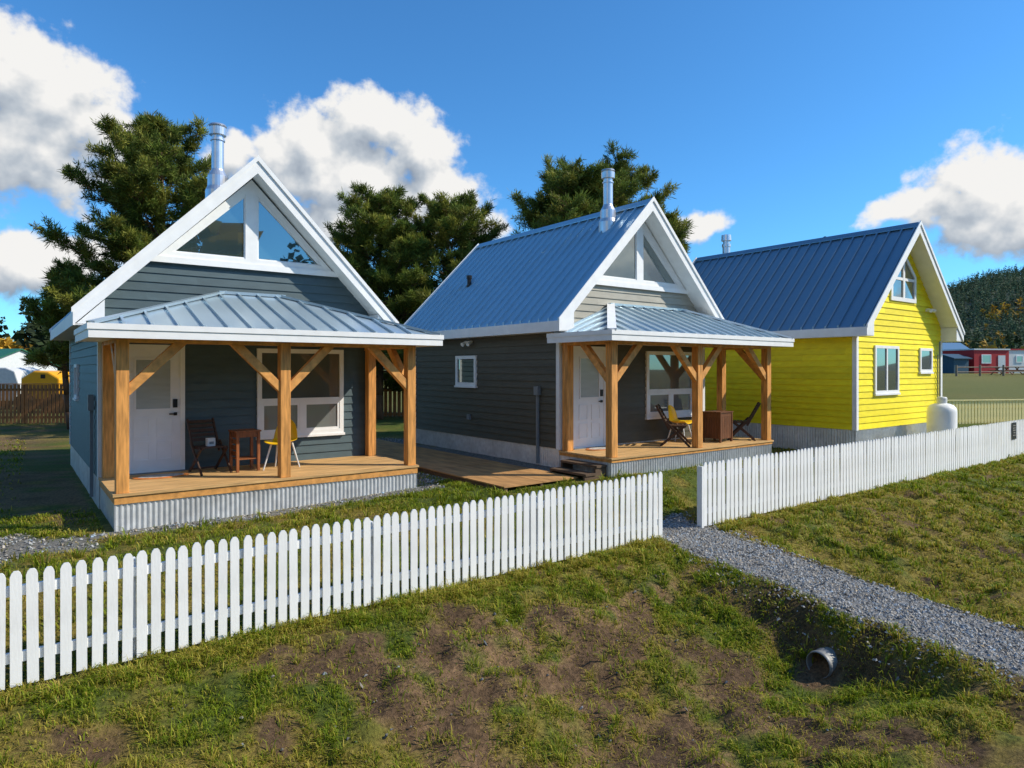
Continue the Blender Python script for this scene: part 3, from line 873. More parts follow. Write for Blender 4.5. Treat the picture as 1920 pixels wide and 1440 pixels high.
def side_table(Cc, u, v, z, rz, sx, sy, h, m, label, closed=False):
    x, y = hw(Cc, u, v)
    root = empty('side_table', (x, y, z), TH+rz); tag(root, label, 'table')
    t = MB(); n = 5
    for i in range(n):
        a = -sy+2*sy*i/n
        t.box(-sx-.01, sx+.01, a, a+2*sy/n-.012, h-.025, h)
    t.build('tabletop', m, root)
    for px in (-1, 1):
        for py in (-1, 1):
            l = MB(); cx_, cy_ = px*(sx-.03), py*(sy-.03)
            l.box(cx_-.022, cx_+.022, cy_-.022, cy_+.022, 0, h-.026); l.build('leg', m, root)
    a = MB()
    for py in (-1, 1): a.box(-sx+.054, sx-.054, py*(sy-.03)-.01, py*(sy-.03)+.01, h-.11, h-.028)
    for px in (-1, 1): a.box(px*(sx-.03)-.01, px*(sx-.03)+.01, -sy+.054, sy-.054, h-.11, h-.028)
    a.build('apron', m, root)
    s = MB()
    for i in range(4):
        q0 = -sy+.03+i*(2*sy-.06)/4
        s.box(-sx+.05, sx-.05, q0, q0+(2*sy-.06)/4-.012, .2, .218)
    s.build('shelf', m, root)
    if closed:
        for py in (-1, 1):
            p = MB()
            for i in range(6):
                q0 = -sx+.054+i*(2*sx-.108)/6
                p.box(q0, q0+(2*sx-.108)/6-.008, py*(sy-.03)-.008, py*(sy-.03)+.008, .08, h-.112)
            p.build('front_panel' if py < 0 else 'back_panel', m, root)
        for px in (-1, 1):
            p = MB()
            for i in range(6):
                q0 = -sy+.054+i*(2*sy-.108)/6
                p.box(px*(sx-.03)-.008, px*(sx-.03)+.008, q0, q0+(2*sy-.108)/6-.008, .08, h-.112)
            p.build('side_panel', m, root)
    else:
        p = MB()
        for i in range(4):
            zz = .26+i*.1
            p.box(-sx+.03, -sx+.042, -sy+.054, sy-.054, zz, zz+.07)
        p.build('side_slat', m, root)
    return root
folding_chair(C1, 1.50, 1.30, .50, .15, 'dark slatted folding chair against the wall on the blue grey cabin porch')
side_table(C1, 2.02, 1.20, .50, .05, .20, .20, .68, M['red_wood'], 'tall reddish wooden side table beside the yellow chair on the blue grey porch')
shell_chair(C1, 2.58, 1.02, .50, -.75, 'yellow shell chair under the window of the blue grey cabin')
folding_chair(C2, 2.60, .62, .57, .6, 'dark slatted folding chair left of the cabinet table on the charcoal cabin porch')
shell_chair(C2, 3.05, .90, .57, .25, 'yellow shell chair under the window of the charcoal cabin')
side_table(C2, 3.98, .60, .57, .1, .27, .24, .68, M['cabinet'], 'solid brown slatted cabinet table in the middle of the charcoal cabin porch', True)
folding_chair(C2, 4.70, .50, .57, -2.5, 'dark reclined folding chair at the far right end of the charcoal cabin porch')
def door_mat(Cc, u, v, z, label):
    x, y = hw(Cc, u, v)
    root = empty('door_mat', (x, y, z), TH); tag(root, label, 'mat')
    for nm, r, zz, m in (('mat_border', 1.0, .012, M['orange']), ('mat_field', .82, .016, M['rubber'])):
        b = MB(); n = 28
        b.extr([(.40*r*math.cos(2*math.pi*k/n), .2*r*math.sin(2*math.pi*k/n), .001) for k in range(n)], (0,0,zz))
        b.build(nm, m, root)
door_mat(C1, .78, 1.30, .503, 'oval pale mat with orange rim outside the blue grey cabin door')
door_mat(C2, .85, 1.12, .573, 'oval pale mat with orange rim outside the charcoal cabin door')
x, y = hw(C1, 1.5, 1.27)
root = empty('paper_carton', (x, y, .94), TH+.1); tag(root, 'small white carton standing on the dark folding chair', 'box')
b = MB(); b.box(-.06,.06,-.05,.05,0,.13); b.build('carton_body', M['offwhite'], root); b = MB(); b.box(-.035,.035,-.052,-.0505,.035,.075); b.build('carton_panel', M['grey_box'], root)

# ------------------------------------------------------------------ white picket fences
def picket_mesh(h, wd, th=.018, name='picket', m=None):
    b = MB(); a = wd/2
    pts = [(-a,0,0),(a,0,0),(a,0,h-.05),(a*.75,0,h-.018),(a*.4,0,h),(-a*.4,0,h),(-a*.75,0,h-.018),(-a,0,h-.05)]
    b.extr(pts, (0,th,0))
    return b.build(name, m or M['fence_white'])
def picket_fence(t0, t1, label, spacing=.116, wd=.083):
    x, y = unt(t0, 0); zr_ = float(zfence(t0))
    root = empty('picket_fence', (x, y, zr_), FA); tag(root, label, 'fence')
    n = int(round((t1-t0)/spacing))
    proto = None; extra = MB()
    for i in range(n+1):
        t_ = t0+i*spacing
        zb = float(zfence(t_))-zr_+.03
        h = np.interp(t_, [0,8,9,23], [.965,1.0,1.03,1.03])
        if i < 100:
            if proto is None:
                proto = picket_mesh(1.0, wd); o = proto
            else:
                o = proto.copy(); COL.objects.link(o)
            o.parent = root
            o.location = (i*spacing, -.033, zb+random.uniform(-.008,.008))
            o.scale = (random.uniform(.95,1.03), 1, h)
            o.rotation_euler = (random.uniform(-.008,.008), random.uniform(-.009,.009), random.uniform(-.03,.03))
        else:
            a = wd/2; xx = i*spacing
            extra.extr([(xx-a,-.033,zb),(xx+a,-.033,zb),(xx+a,-.033,zb+h-.05),(xx+a*.75,-.033,zb+h-.018),(xx+a*.4,-.033,zb+h),(xx-a*.4,-.033,zb+h),(xx-a*.75,-.033,zb+h-.018),(xx-a,-.033,zb+h-.05)], (0,.018,0))
    if extra.v:
        o = extra.build('picket', M['fence_white'], root); o['kind'] = 'stuff'
    L_ = n*spacing
    for zz in (.22, .78):
        r = MB(); k = 12
        for i in range(k):
            a, b_ = L_*i/k, L_*(i+1)/k
            za = float(zfence(t0+a))-zr_+zz; zb = float(zfence(t0+b_))-zr_+zz
            r.hexa([(a,-.012,za),(b_,-.012,zb),(b_,.026,zb),(a,.026,za),(a,-.012,za+.085),(b_,-.012,zb+.085),(b_,.026,zb+.085),(a,.026,za+.085)])
        r.build('rail', M['fence_white'], root)
    k = max(2, int(round(L_/2.2)))
    for i in range(k+1):
        a = min(max(L_*i/k, .02), L_-.02)
        zb = float(zfence(t0+a))-zr_
        p = MB(); p.box(a-.045, a+.045, .028, .118, zb-.3, zb+.93); p.build('fence_post', M['fence_white'], root)
    return root
picket_fence(-1.4, 8.03, 'white picket fence in front of the blue grey cabin, left of the gap')
fr = picket_fence(9.06, 27.5, 'long white picket fence running right from the gravel path gap')
e = MB(); e.box(-.1,-.055,-.04,.06,-.1,1.0); e.build('end_post', M['fence_white'], fr)
# sign
ts = 22.25; x, y = unt(ts, .045)
root = empty('notice_sign', (x, y, float(zfence(ts))+.55), FA); tag(root, 'small black notice sign fixed to the white fence', 'sign')
b = MB(); b.box(-.16,.16,-.012,0,0,.46); b.build('sign_board', M['black'], root)
b = MB()
for i, (a, zz) in enumerate(((.09,.37),(.11,.30),(.10,.24),(.07,.17),(.10,.10))): b.box(-a, a, -.015, -.0125, zz, zz+.012)
b.build('sign_lettering', M['rubber'], root)

# ------------------------------------------------------------------ background fences and buildings
def board_fence(x0, y0, x1, y1, zb, h, n, m, label, gap=.25, name='board_fence', nposts=6, board='board'):
    L_ = math.hypot(x1-x0, y1-y0); a = math.atan2(y1-y0, x1-x0)
    root = empty(name, (x0, y0, zb), a); tag(root, label, 'fence')
    sp = L_/n
    b = MB(); b.box(-sp*(1-gap)/2, sp*(1-gap)/2, -.03, -.01, .05, h); proto = b.build(board, m, root)
    for i in range(n):
        o = proto if i == 0 else proto.copy()
        if i: COL.objects.link(o); o.parent = root
        o.location = (sp*(i+.5), 0, random.uniform(-.01,.01))
    for zz in (.25, h-.25):
        r = MB(); r.box(0, L_, -.008, .03, zz, zz+.09); r.build('rail', m, root)
    r = MB(); r.box(0, L_, -.06, .05, h+.012, h+.045); r.build('top_rail', m, root)
    for i in range(nposts):
        p = MB(); xx = L_*i/(nposts-1); p.box(xx-.05, xx+.05, .032, .13, -.2, h); p.build('fence_post', m, root)
board_fence(-26, 26.6, -15.5, 27.2, -.05, 1.62, 70, M['fence_brown'], 'tall brown board fence at the far left behind the yard')
board_fence(-9, 27, 3.5, 31, 0.0, 1.5, 70, M['fence_brown'], 'brown board fence seen through the gap between the first two cabins')
board_fence(13.9, 22.6, 24.5, 24.6, .12, .98, 84, M['fence_pale'], 'pale cream picket fence behind the yellow cabin', gap=.3, name='picket_fence', board='picket')

def rail_fence(x0, y0, x1, y1, n, label):
    root = empty('rail_fence', (x0, y0, tz(x0, y0)), math.atan2(y1-y0, x1-x0)); tag(root, label, 'fence')
    L_ = math.hypot(x1-x0, y1-y0)
    def zl(s): return tz(x0+(x1-x0)*s/L_, y0+(y1-y0)*s/L_)-root.location.z
    for i in range(n+1):
        s = L_*i/n; p = MB(); p.tube((s,0,zl(s)-.2),(s,0,zl(s)+1.05),.1,.09,8); p.build('fence_post', M['rail_grey'], root)
    for h in (.4, .85):
        r = MB()
        for i in range(n): r.tube((L_*i/n,0,zl(L_*i/n)+h),(L_*(i+1)/n,0,zl(L_*(i+1)/n)+h),.06,.06,6)
        r.build('rail', M['rail_grey'], root)
rail_fence(42, 63, 62, 66, 8, 'weathered log rail fence across the far field')

def cabin_far(name, x, y, rz, W, Dp, h, rh, wm, rm, label, cat, wins=(), doorx=None):
    z = tz(x, y)-.1
    root = empty(name, (x, y, z), rz); tag(root, label, cat)
    b = MB(); b.box(0,W,0,Dp,0,h)
    if rh > .05:
        b.extr([(0,0,h+.001),(0,Dp,h+.001),(0,Dp/2,h+rh)], (W,0,0))
    b.build('wall', wm, root)
    r = MB(); o = .25
    if rh > .05:
        r.extr([(-o,-o,h-.02),(-o,Dp/2,h+rh+.12),(-o,Dp/2,h+rh+.02),(-o,-o,h-.12)], (W+2*o,0,0))
        r.extr([(-o,Dp+o,h-.02),(-o,Dp/2,h+rh+.12),(-o,Dp/2,h+rh+.02),(-o,Dp+o,h-.12)], (W+2*o,0,0))
    else:
        r.box(-.1,W+.1,-.1,Dp+.1,h,h+.15)
    r.build('roof', rm, root)
    for a, b2, c, d in wins:
        f = MB(); P = lambda s, z_, o_: (s, -o_, z_)
        ring(f, P, [(a,c),(b2,c),(b2,d),(a,d)], [(a+.09,c+.09),(b2-.09,c+.09),(b2-.09,d-.09),(a+.09,d-.09)], 0, .06)
        fo_ = f.build('window', M['white'], root)
        pane(P, [(a+.09,c+.09),(b2-.09,c+.09),(b2-.09,d-.09),(a+.09,d-.09)], .03, fo_, 0, M['glass'])
    if doorx is not None:
        d = MB(); d.box(doorx,doorx+.9,-.05,-.001,.1,2.1); d.build('door', M['offwhite'], root)
    return root
cabin_far('cabin', 51.3, 74, .15, 4.4, 5, 2.7, .0, M['red'], M['offwhite'], 'small red cabin with a white framed window beyond the field', 'house', wins=((.9,2.1,1.2,2.2),), doorx=3.0)
cabin_far('site_trailer', 55.8, 75, .15, 9, 3, 2.7, .0, M['offwhite'], M['red'], 'pale site trailer beside the red cabin across the field', 'trailer', wins=((1.0,1.9,1.3,2.1),(4,4.9,1.3,2.1)))
cabin_far('shed', 48.4, 73, .25, 2.0, 3, 1.8, .35, M['blue'], M['blue'], 'low dark blue shed left of the red cabin', 'shed')
cabin_far('cabin', 58, 92, .1, 6, 5, 2.8, 1.3, M['offwhite'], M['roof_deep'], 'far white cabin with a dark blue roof behind the red cabin', 'house', wins=((1,2,1.2,2.2),))
cabin_far('workshop', -58, 60, -.2, 12, 8, 2.6, 1.5, M['offwhite'], M['green'], 'white workshop with green metal roof at the far left', 'building', wins=((2,3.4,1.2,2.3),(6,7.4,1.2,2.3),(9.5,10.8,1.2,2.3)))
def picnic(x, y, rz, label):
    root = empty('picnic_table', (x, y, tz(x, y)), rz); tag(root, label, 'table')
    b = MB()
    for i in range(4): b.box(-.9,.9,-.38+i*.19,-.38+i*.19+.17,.72,.76)
    b.build('tabletop', M['red_wood'], root)
    for s in (-1, 1):
        b = MB(); b.box(-.9,.9,s*.7-.12,s*.7+.12,.42,.46); b.build('bench', M['red_wood'], root)
        b = MB(); b.beam((s*.65,-.65,0),(s*.65,.25*.9,.72),.05,.09); b.beam((s*.65,.65,0),(s*.65,-.25*.9,.72),.05,.09); b.box(s*.65-.025,s*.65+.025,-.72,.72,.34,.42); b.build('leg', M['red_wood'], root)
picnic(49.6, 67.5, .3, 'reddish picnic table before the blue shed, left of the two')
picnic(52.5, 68.5, .1, 'reddish picnic table before the red cabin, right of the two')
# yellow machine
root = empty('wheel_loader', (-24.7, 33.5, tz(-24.7, 33.5)), -.1); tag(root, 'orange yellow machine hood showing above the brown board fence', 'machine')
b = MB(); b.extr([(0,0,.7),(2.1,0,.7),(2.1,0,1.75),(1.5,0,2.08),(.7,0,2.14),(0,0,1.75)], (0,1.5,0)); b.build('hood', M['machine'], root, bevel=.08)
b = MB(); b.box(1.1,1.35,-.012,-.002,1.74,1.94); b.build('hood_badge', M['black'], root)
b = MB(); b.box(-.3,2.6,.1,1.4,.4,.69); b.build('chassis', M['black'], root)
for xx in (.3, 2.0):
    for yy in (-.15, 1.3):
        b = MB(); b.tube((xx,yy,.5),(xx,yy+.35,.5),.5,.5,20); b.build('wheel', M['black'], root)
# camper at far left
root = empty('camper_trailer', (-30.9, 36, tz(-30.9, 36)), -.05); tag(root, 'white camper trailer roof behind the brown fence', 'trailer')
b = MB(); b.extr([(0,0,.5),(4.2,0,.5),(4.5,0,1.2),(4.2,0,2.1),(3.7,0,2.3),(.2,0,2.3),(0,0,2.1)], (0,2,0)); b.build('camper_body', M['offwhite'], root, bevel=.06)
b = MB(); b.box(1.2,2.3,-.02,-.001,1.4,1.95); b.build('camper_window', M['glass'], root)
for yy in (-.1, 1.85):
    b = MB(); b.tube((2.1,yy,.33),(2.1,yy+.22,.33),.33,.33,18); b.build('wheel', M['black'], root)

# ------------------------------------------------------------------ pines
def pine(x, y, H, Rr, cb, seed, label, shape=1.0, dens=1.0):
    rs = np.random.default_rng(seed); random.seed(seed)
    z0 = tz(x, y)
    root = empty('pine_tree', (x, y, z0)); tag(root, label, 'tree')
    tr = MB(); pts = []
    bx, by = rs.normal()*.25, rs.normal()*.25
    nseg = 9
    for i in range(nseg+1):
        f = i/nseg
        pts.append(Vector((bx*math.sin(f*2.2), by*math.sin(f*2.6), f*H*.95)))
    r0 = .021*H
    for i in range(nseg): tr.tube(pts[i], pts[i+1], r0*(1-.9*i/nseg)+.01, r0*(1-.9*(i+1)/nseg)+.01, 9)
    def at(h):
        f = min(max(h/(H*.95), 0), .9999)*nseg; i = int(f); return pts[i].lerp(pts[i+1], f-i)
    base = []; dirs = []; Ls = []; cols = []
    def clump(a0, e_, rad):
        # a bottle-brush of needles round the twig from a0 to e_
        a0 = np.array(a0); e_ = np.array(e_); ax = e_-a0; ln_ = np.linalg.norm(ax)+1e-6; axn = ax/ln_
        m = int(150*rad/.3)
        s = .40+.65*rs.random((m,1))
        dd = rs.normal(size=(m,3)); dd[:,2] += .35; dd = norm(dd); dd = norm(dd+axn*.7)
        base.append(a0+ax*s+rs.normal(size=(m,3))*rad*.18); dirs.append(dd)
        Ls.append(rs.uniform(.35, 1.0, m)*rad)
        tone = rs.uniform(.65, 1.35)
        cc = np.array([.115,.150,.025])*tone
        if rs.random() < .38: cc = np.array([.20,.205,.034])*tone
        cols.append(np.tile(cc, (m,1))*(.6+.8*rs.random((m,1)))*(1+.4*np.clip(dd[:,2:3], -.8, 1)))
    nl = int(56*dens*H/10)+18
    for i in range(nl):
        f = (i+rs.random())/nl
        h = cb+(H*.95-cb)*f**.9
        prof = (1-f)**(.75*shape)*min(1, .6+f*2.2)+.11
        ln = Rr*prof*rs.uniform(.5, 1.15)
        az = i*2.4+rs.normal()*.6
        rise = rs.uniform(-.05, .35)+.6*f
        p = at(h); d = Vector((math.cos(az), math.sin(az), rise)).normalized()
        q = p+d*ln; mid = p+d*ln*.5+Vector((0,0,-.06*ln))
        tr.tube(p, mid, .009*H*(1-f)*.5+.012, .018, 5); tr.tube(mid, q, .018, .007, 5)
        nt = max(2, int(ln*4.6*dens))
        clump(mid.lerp(q, .55), q, rs.uniform(.24, .40))
        for c in range(nt):
            s = .26+.72*(c+rs.random())/nt
            a0 = p.lerp(mid, s*2) if s < .5 else mid.lerp(q, s*2-1)
            sd = Vector((-math.sin(az), math.cos(az), 0))*(1 if c % 2 else -1)
            tl = ln*rs.uniform(.12, .40)*(1.15-s*.6)+.14
            e_ = a0+(sd*.8+d*.5+Vector((0,0,rs.uniform(-.1,.6)))).normalized()*tl
            tr.tube(a0, e_, .012, .006, 4)
            clump(a0, e_, rs.uniform(.20, .40))
    tp = at(H*.95)
    for k in range(5):
        e_ = tp+Vector((rs.normal()*.25, rs.normal()*.25, rs.uniform(.1,.5)))
        clump(tp, e_, .26)
    base = np.concatenate(base); dirs = np.concatenate(dirs); Ls = np.concatenate(Ls); cols = np.concatenate(cols)
    wd = np.full(len(Ls), .027)*(.7+.7*rs.random(len(Ls)))
    tr.build('trunk', M['bark'], root, smooth=True)
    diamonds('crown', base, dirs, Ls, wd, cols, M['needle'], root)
    return len(Ls)
tot = 0
tot += pine(-12.5, 23.5, 11.1, 3.5, 2.6, 11, 'tall dark pine rising behind the left side of the blue grey cabin', .68, 1.2)
tot += pine(-5.3, 26.5, 9.0, 2.7, 1.2, 12, 'bushy pine right of the blue grey cabin gable, left of a pair', .48, 1.2)
tot += pine(-3.0, 27.5, 8.8, 3.0, 1.2, 13, 'bushy pine left of the charcoal cabin roof, right of a pair', .43, 1.2)
tot += pine(3.2, 27.5, 9.9, 3.7, 4.0, 14, 'broad round topped pine behind the charcoal cabin chimney', .42, 1.3)
tot += pine(7.0, 29.0, 8.8, 1.5, 3.0, 15, 'slim pine tip peeking over the charcoal cabin gable', .8, .9)
tot += pine(-1.1, 30.0, 7.5, 1.6, 2.5, 16, 'small pine just above the far end of the charcoal cabin roof', .9, .8)
tot += pine(-7.4, 29.0, 7.6, 2.2, 1.2, 17, 'low pine beside the right eave of the blue grey cabin', .6, .9)
tot += pine(-16.2, 24.5, 6.0, 2.0, 1.9, 18, 'short dark pine at the left edge of the blue grey cabin', 1.1, .8)
tot += pine(-23.0, 38.0, 6.5, 2.2, 1.6, 23, 'dark conifer behind the orange yellow machine at far left', 1.0, .7)
print('NEEDLES', tot)

# ------------------------------------------------------------------ hill and distant forests
def hill_z(x, y):
    x = np.asarray(x, float); y = np.asarray(y, float)
    h = 110*sm((y-260)/520)*sm((x-150)/330)*(.80+.28*fbm(x, y, .0045, 3))*(.80+.22*sm((x/y-.60)/.16))
    return h+1.0
hx = np.linspace(120, 1500, 70); hy = np.linspace(230, 1300, 60)
HX, HY = np.meshgrid(hx, hy)
hz = hill_z(HX, HY)-2
mb = MB(); mb.v = list(zip(HX.ravel().tolist(), HY.ravel().tolist(), hz.ravel().tolist()))
for i in range(59):
    for j in range(69):
        a = i*70+j; mb.f.append([a, a+1, a+71, a+70])
M['hill'] = mat('forest floor hill', (.07,.085,.05), .95, var=.4, scale=.03)
ho = mb.build('hill', M['hill'], smooth=True); tag(ho, 'dark wooded hill rising at the far right', 'hill', kind='structure')

def forest(name, x, y, z, h, gold, label, K=44, dark=1.0, base_c=(.036,.055,.020)):
    n = len(x)
    f = rng.random((n,K))**.8*.96
    az = rng.random((n,K))*2*np.pi
    wide = np.where(gold, .34, .2)[:,None]*h[:,None]
    prof = np.where(gold[:,None], np.sin(np.clip(f*.9+.1, 0, 1)*np.pi)**.6, (1-f))
    L_ = wide*prof*(.7+.6*rng.random((n,K)))+.03*h[:,None]
    dirs = np.stack([np.cos(az), np.sin(az), np.where(gold[:,None], rng.normal(size=(n,K))*.8, -.35+rng.normal(size=(n,K))*.2)], 2).reshape(-1, 3)
    base = np.stack([np.broadcast_to(x[:,None], (n,K)), np.broadcast_to(y[:,None], (n,K)), z[:,None]+h[:,None]*(.06+f*.9)], 2).reshape(-1, 3)
    c0 = np.where(gold[:,None], np.array([[.46,.28,.035]]), np.array([base_c])*dark)
    c0 = c0*(.55+.9*rng.random((n,1)))
    cols = np.repeat(c0, K, axis=0)*(.6+.8*rng.random((n*K,1)))
    o = diamonds(name, base, norm(dirs), L_.ravel(), L_.ravel()*.55+.02*np.repeat(h, K), cols, M['far_leaf'])
    tag(o, label, 'forest', kind='stuff')
n = 5200
yy = 280+560*rng.random(n)**.8; rr_ = rng.uniform(.56, .92, n); xx = rr_*yy
zz = hill_z(xx, yy)-2
goldn = fbm(xx, yy, .011, 3)
gold = (rng.random(n) < np.clip((goldn-.50)*4.5, .03, .45)*(yy < 540))
forest('forest', xx, yy, zz, rng.uniform(8, 15, n)*np.where(gold, .7, 1), gold, 'dark conifers and golden aspens covering the far hill', K=26, base_c=(.080,.115,.062))  # conifer base colour lightened to stand in for distance haze
n = 130
yy = rng.uniform(150, 260, n); rr_ = rng.uniform(.58, .95, n); xx = rr_*yy
gold = rng.random(n) < .22
forest('forest', xx, yy, terrain(xx, yy, False), rng.uniform(6, 12, n)*np.where(gold, .7, 1), gold, 'conifer belt beyond the red cabin at the foot of the hill', K=60)
n = 330
rr_ = rng.uniform(-1.15, .45, n); yy = rng.uniform(95, 170, n); xx = rr_*yy
gold = rng.random(n) < .08
forest('forest', xx, yy, terrain(xx, yy, False), rng.uniform(9, 16, n)*np.where(gold, .6, 1), gold, 'dark conifer tree line along the horizon at left', K=80)
n = 560
aa = rng.uniform(.30, math.pi+.15, n); dd = rng.uniform(50, 84, n)
xx = dd*np.cos(aa); yy = -dd*np.sin(aa)
gold = rng.random(n) < .05
forest('forest', xx, yy, terrain(xx, yy, False), rng.uniform(11, 19.5, n), gold, 'conifer wood across the road behind the viewpoint', K=60)

# ------------------------------------------------------------------ sky, sun, camera
SUN_EL = RAD(38); SUN_AZ = RAD(92)
world = bpy.data.worlds.new('World'); scene.world = world; world.use_nodes = True
WN, WL = world.node_tree.nodes, world.node_tree.links
WN.clear()
def ang(cx, cy, rx, ry):
    a = math.atan((cx-960)/1250)
    return (a, (692-cy)/1250*math.cos(a), rx/1250, ry/1250)
def cloud_group(name, blobs, detail, warp):
    ng = bpy.data.node_groups.new(name, 'ShaderNodeTree')
    ng.interface.new_socket('P', in_out='INPUT', socket_type='NodeSocketVector')
    ng.interface.new_socket('F', in_out='OUTPUT', socket_type='NodeSocketFloat')
    ng.interface.new_socket('A', in_out='OUTPUT', socket_type='NodeSocketFloat')
    n, l = ng.nodes, ng.links
    gi = n.new('NodeGroupInput'); go_ = n.new('NodeGroupOutput')
    w1 = n.new('ShaderNodeTexNoise'); w1.noise_dimensions = '2D'; w1.inputs['Scale'].default_value = 9; w1.inputs['Detail'].default_value = warp
    l.new(gi.outputs[0], w1.inputs['Vector'])
    s1 = n.new('ShaderNodeVectorMath'); s1.operation = 'SUBTRACT'; s1.inputs[1].default_value = (.5,.5,.5); l.new(w1.outputs['Color'], s1.inputs[0])
    s2 = n.new('ShaderNodeVectorMath'); s2.operation = 'SCALE'; s2.inputs['Scale'].default_value = .07; l.new(s1.outputs[0], s2.inputs[0])
    pa = n.new('ShaderNodeVectorMath'); pa.operation = 'ADD'; l.new(gi.outputs[0], pa.inputs[0]); l.new(s2.outputs[0], pa.inputs[1])
    acc = None
    for (a, e, rx, ry) in blobs:
        sb = n.new('ShaderNodeVectorMath'); sb.operation = 'SUBTRACT'; sb.inputs[1].default_value = (a, e, 0); l.new(pa.outputs[0], sb.inputs[0])
        ml = n.new('ShaderNodeVectorMath'); ml.operation = 'MULTIPLY'; ml.inputs[1].default_value = (1/rx, 1/ry, 0); l.new(sb.outputs[0], ml.inputs[0])
        ln = n.new('ShaderNodeVectorMath'); ln.operation = 'LENGTH'; l.new(ml.outputs[0], ln.inputs[0])
        mm = n.new('ShaderNodeMath'); mm.operation = 'SUBTRACT'; mm.inputs[0].default_value = 1; l.new(ln.outputs['Value'], mm.inputs[1])
        if acc is None: acc = mm.outputs[0]
        else:
            sx = n.new('ShaderNodeMath'); sx.operation = 'SMOOTH_MAX'; sx.inputs[2].default_value = .18
            l.new(acc, sx.inputs[0]); l.new(mm.outputs[0], sx.inputs[1]); acc = sx.outputs[0]
    cl = n.new('ShaderNodeMath'); cl.operation = 'MAXIMUM'; cl.inputs[1].default_value = -1.2; l.new(acc, cl.inputs[0])
    def noisy(det, gain, sock):
        n2 = n.new('ShaderNodeTexNoise'); n2.noise_dimensions = '2D'; n2.inputs['Scale'].default_value = 20; n2.inputs['Detail'].default_value = det; n2.inputs['Roughness'].default_value = .57
        l.new(gi.outputs[0], n2.inputs['Vector'])
        m2 = n.new('ShaderNodeMath'); m2.operation = 'MULTIPLY_ADD'; m2.inputs[1].default_value = gain; m2.inputs[2].default_value = -gain/2; l.new(n2.outputs['Fac'], m2.inputs[0])
        ad = n.new('ShaderNodeMath'); ad.operation = 'ADD'; l.new(cl.outputs[0], ad.inputs[0]); l.new(m2.outputs[0], ad.inputs[1])
        l.new(ad.outputs[0], go_.inputs[sock])
    noisy(detail, 1.5, 0); noisy(3.5, .95, 1)
    return ng
blobs = [ang(*q) for q in [(10,130,115,95),(95,180,110,95),(190,240,90,72),(-20,250,180,110),(110,285,130,60),
         (55,500,110,60),(150,490,80,50),(-60,520,120,60),
         (715,240,100,95),(600,265,95,80),(790,290,85,85),(530,285,75,60),(650,340,170,90),(800,365,120,80),(870,415,85,55),(640,410,150,60),(425,295,55,45),
         (1305,425,62,46),(1250,450,60,45),
         (1835,335,80,72),(1895,355,95,80),(1775,395,85,52),(1690,410,62,26),(1860,430,100,48),(2000,385,110,100)]]
# unseen cloud banks added behind for fill light, far right for gable reflections
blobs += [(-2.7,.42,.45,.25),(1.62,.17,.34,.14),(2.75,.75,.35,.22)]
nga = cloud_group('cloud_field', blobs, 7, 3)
def mth(op, a, b=None, c=None):
    n = WN.new('ShaderNodeMath'); n.operation = op
    for i, q in enumerate((a, b, c)):
        if q is None: continue
        if isinstance(q, (int, float)): n.inputs[i].default_value = q
        else: WL.new(q, n.inputs[i])
    return n.outputs[0]
tc = WN.new('ShaderNodeTexCoord'); sp = WN.new('ShaderNodeSeparateXYZ'); WL.new(tc.outputs['Generated'], sp.inputs[0])
X_, Y_, Z_ = sp.outputs
az = mth('ARCTAN2', X_, Y_)
el = mth('DIVIDE', Z_, mth('SQRT', mth('ADD', mth('MULTIPLY', X_, X_), mth('ADD', mth('MULTIPLY', Y_, Y_), 1e-5))))
cb = WN.new('ShaderNodeCombineXYZ'); WL.new(az, cb.inputs[0]); WL.new(el, cb.inputs[1])
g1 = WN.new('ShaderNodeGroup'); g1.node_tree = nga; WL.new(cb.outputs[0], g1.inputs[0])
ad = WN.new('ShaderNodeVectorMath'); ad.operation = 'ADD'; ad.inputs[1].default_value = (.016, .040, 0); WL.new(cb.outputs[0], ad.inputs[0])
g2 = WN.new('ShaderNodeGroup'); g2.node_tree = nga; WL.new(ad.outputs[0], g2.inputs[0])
def mrange(v, a, b, c, d, smooth=True):
    n = WN.new('ShaderNodeMapRange'); n.interpolation_type = 'SMOOTHSTEP' if smooth else 'LINEAR'
    WL.new(v, n.inputs[0])
    for i, q in enumerate((a, b, c, d)): n.inputs[1+i].default_value = q
    return n.outputs[0]
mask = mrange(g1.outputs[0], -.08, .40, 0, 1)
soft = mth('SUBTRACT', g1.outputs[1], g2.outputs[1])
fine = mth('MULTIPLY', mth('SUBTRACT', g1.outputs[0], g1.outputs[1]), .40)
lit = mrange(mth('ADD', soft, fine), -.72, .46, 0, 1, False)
cr = WN.new('ShaderNodeValToRGB')
cr.color_ramp.elements[0].position = 0; cr.color_ramp.elements[0].color = (.27,.33,.42,1)
cr.color_ramp.elements[1].position = .90; cr.color_ramp.elements[1].color = (.94,.93,.91,1)
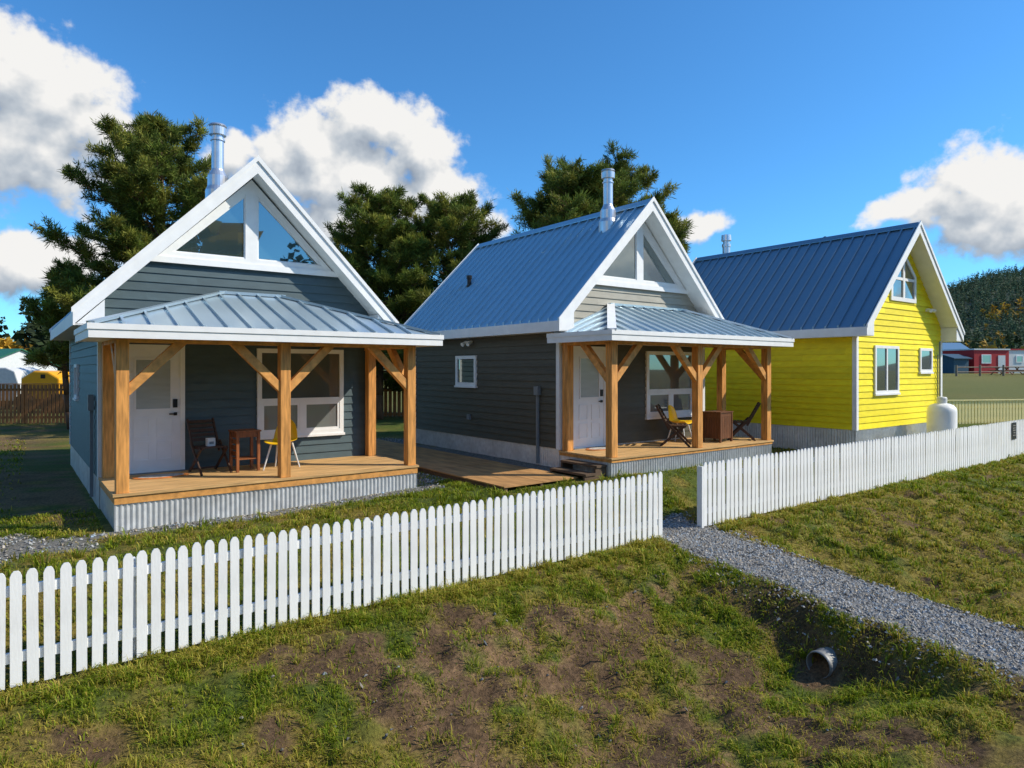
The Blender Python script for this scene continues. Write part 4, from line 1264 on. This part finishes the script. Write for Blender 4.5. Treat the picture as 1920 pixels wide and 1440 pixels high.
e2 = cr.color_ramp.elements.new(.45); e2.color = (.52,.575,.64,1)
WL.new(lit, cr.inputs[0])
sky = WN.new('ShaderNodeTexSky'); sky.sky_type = 'NISHITA'; sky.sun_disc = False
sky.sun_elevation = SUN_EL; sky.sun_rotation = SUN_AZ; sky.altitude = 700; sky.air_density = 1.0; sky.dust_density = .5; sky.ozone_density = 2.5
tint = WN.new('ShaderNodeMix'); tint.data_type = 'RGBA'; tint.blend_type = 'MULTIPLY'; tint.inputs[0].default_value = 1
WL.new(sky.outputs[0], tint.inputs[6]); tint.inputs[7].default_value = (.46,1.0,1.36,1)
b1 = WN.new('ShaderNodeBackground'); b1.inputs['Strength'].default_value = .148; WL.new(tint.outputs[2], b1.inputs['Color'])
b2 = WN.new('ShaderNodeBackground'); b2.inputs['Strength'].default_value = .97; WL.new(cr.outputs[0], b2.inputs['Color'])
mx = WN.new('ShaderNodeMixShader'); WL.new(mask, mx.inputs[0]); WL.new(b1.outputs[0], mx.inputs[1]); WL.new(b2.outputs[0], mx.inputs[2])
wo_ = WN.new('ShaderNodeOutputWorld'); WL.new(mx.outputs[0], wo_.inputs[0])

sl = bpy.data.lights.new('sun', 'SUN'); sl.energy = 5.0; sl.angle = RAD(.5); sl.color = (1, .92, .78)
so = bpy.data.objects.new('sun', sl); COL.objects.link(so)
S = Vector((math.sin(SUN_AZ)*math.cos(SUN_EL), math.cos(SUN_AZ)*math.cos(SUN_EL), math.sin(SUN_EL)))
so.rotation_euler = S.to_track_quat('Z', 'Y').to_euler()
so.location = S*40

cam = bpy.data.cameras.new('camera'); cam.sensor_width = 36; cam.lens = 36*1250/1920; cam.shift_y = -28/1920
cam.clip_start = .1; cam.clip_end = 6000
cobj = bpy.data.objects.new('camera', cam); COL.objects.link(cobj)
cobj.location = (0, 0, 2.2); cobj.rotation_euler = (RAD(90), 0, 0)
scene.camera = cobj
scene.view_settings.view_transform = 'Standard'; scene.view_settings.look = 'None'; scene.view_settings.exposure = 0
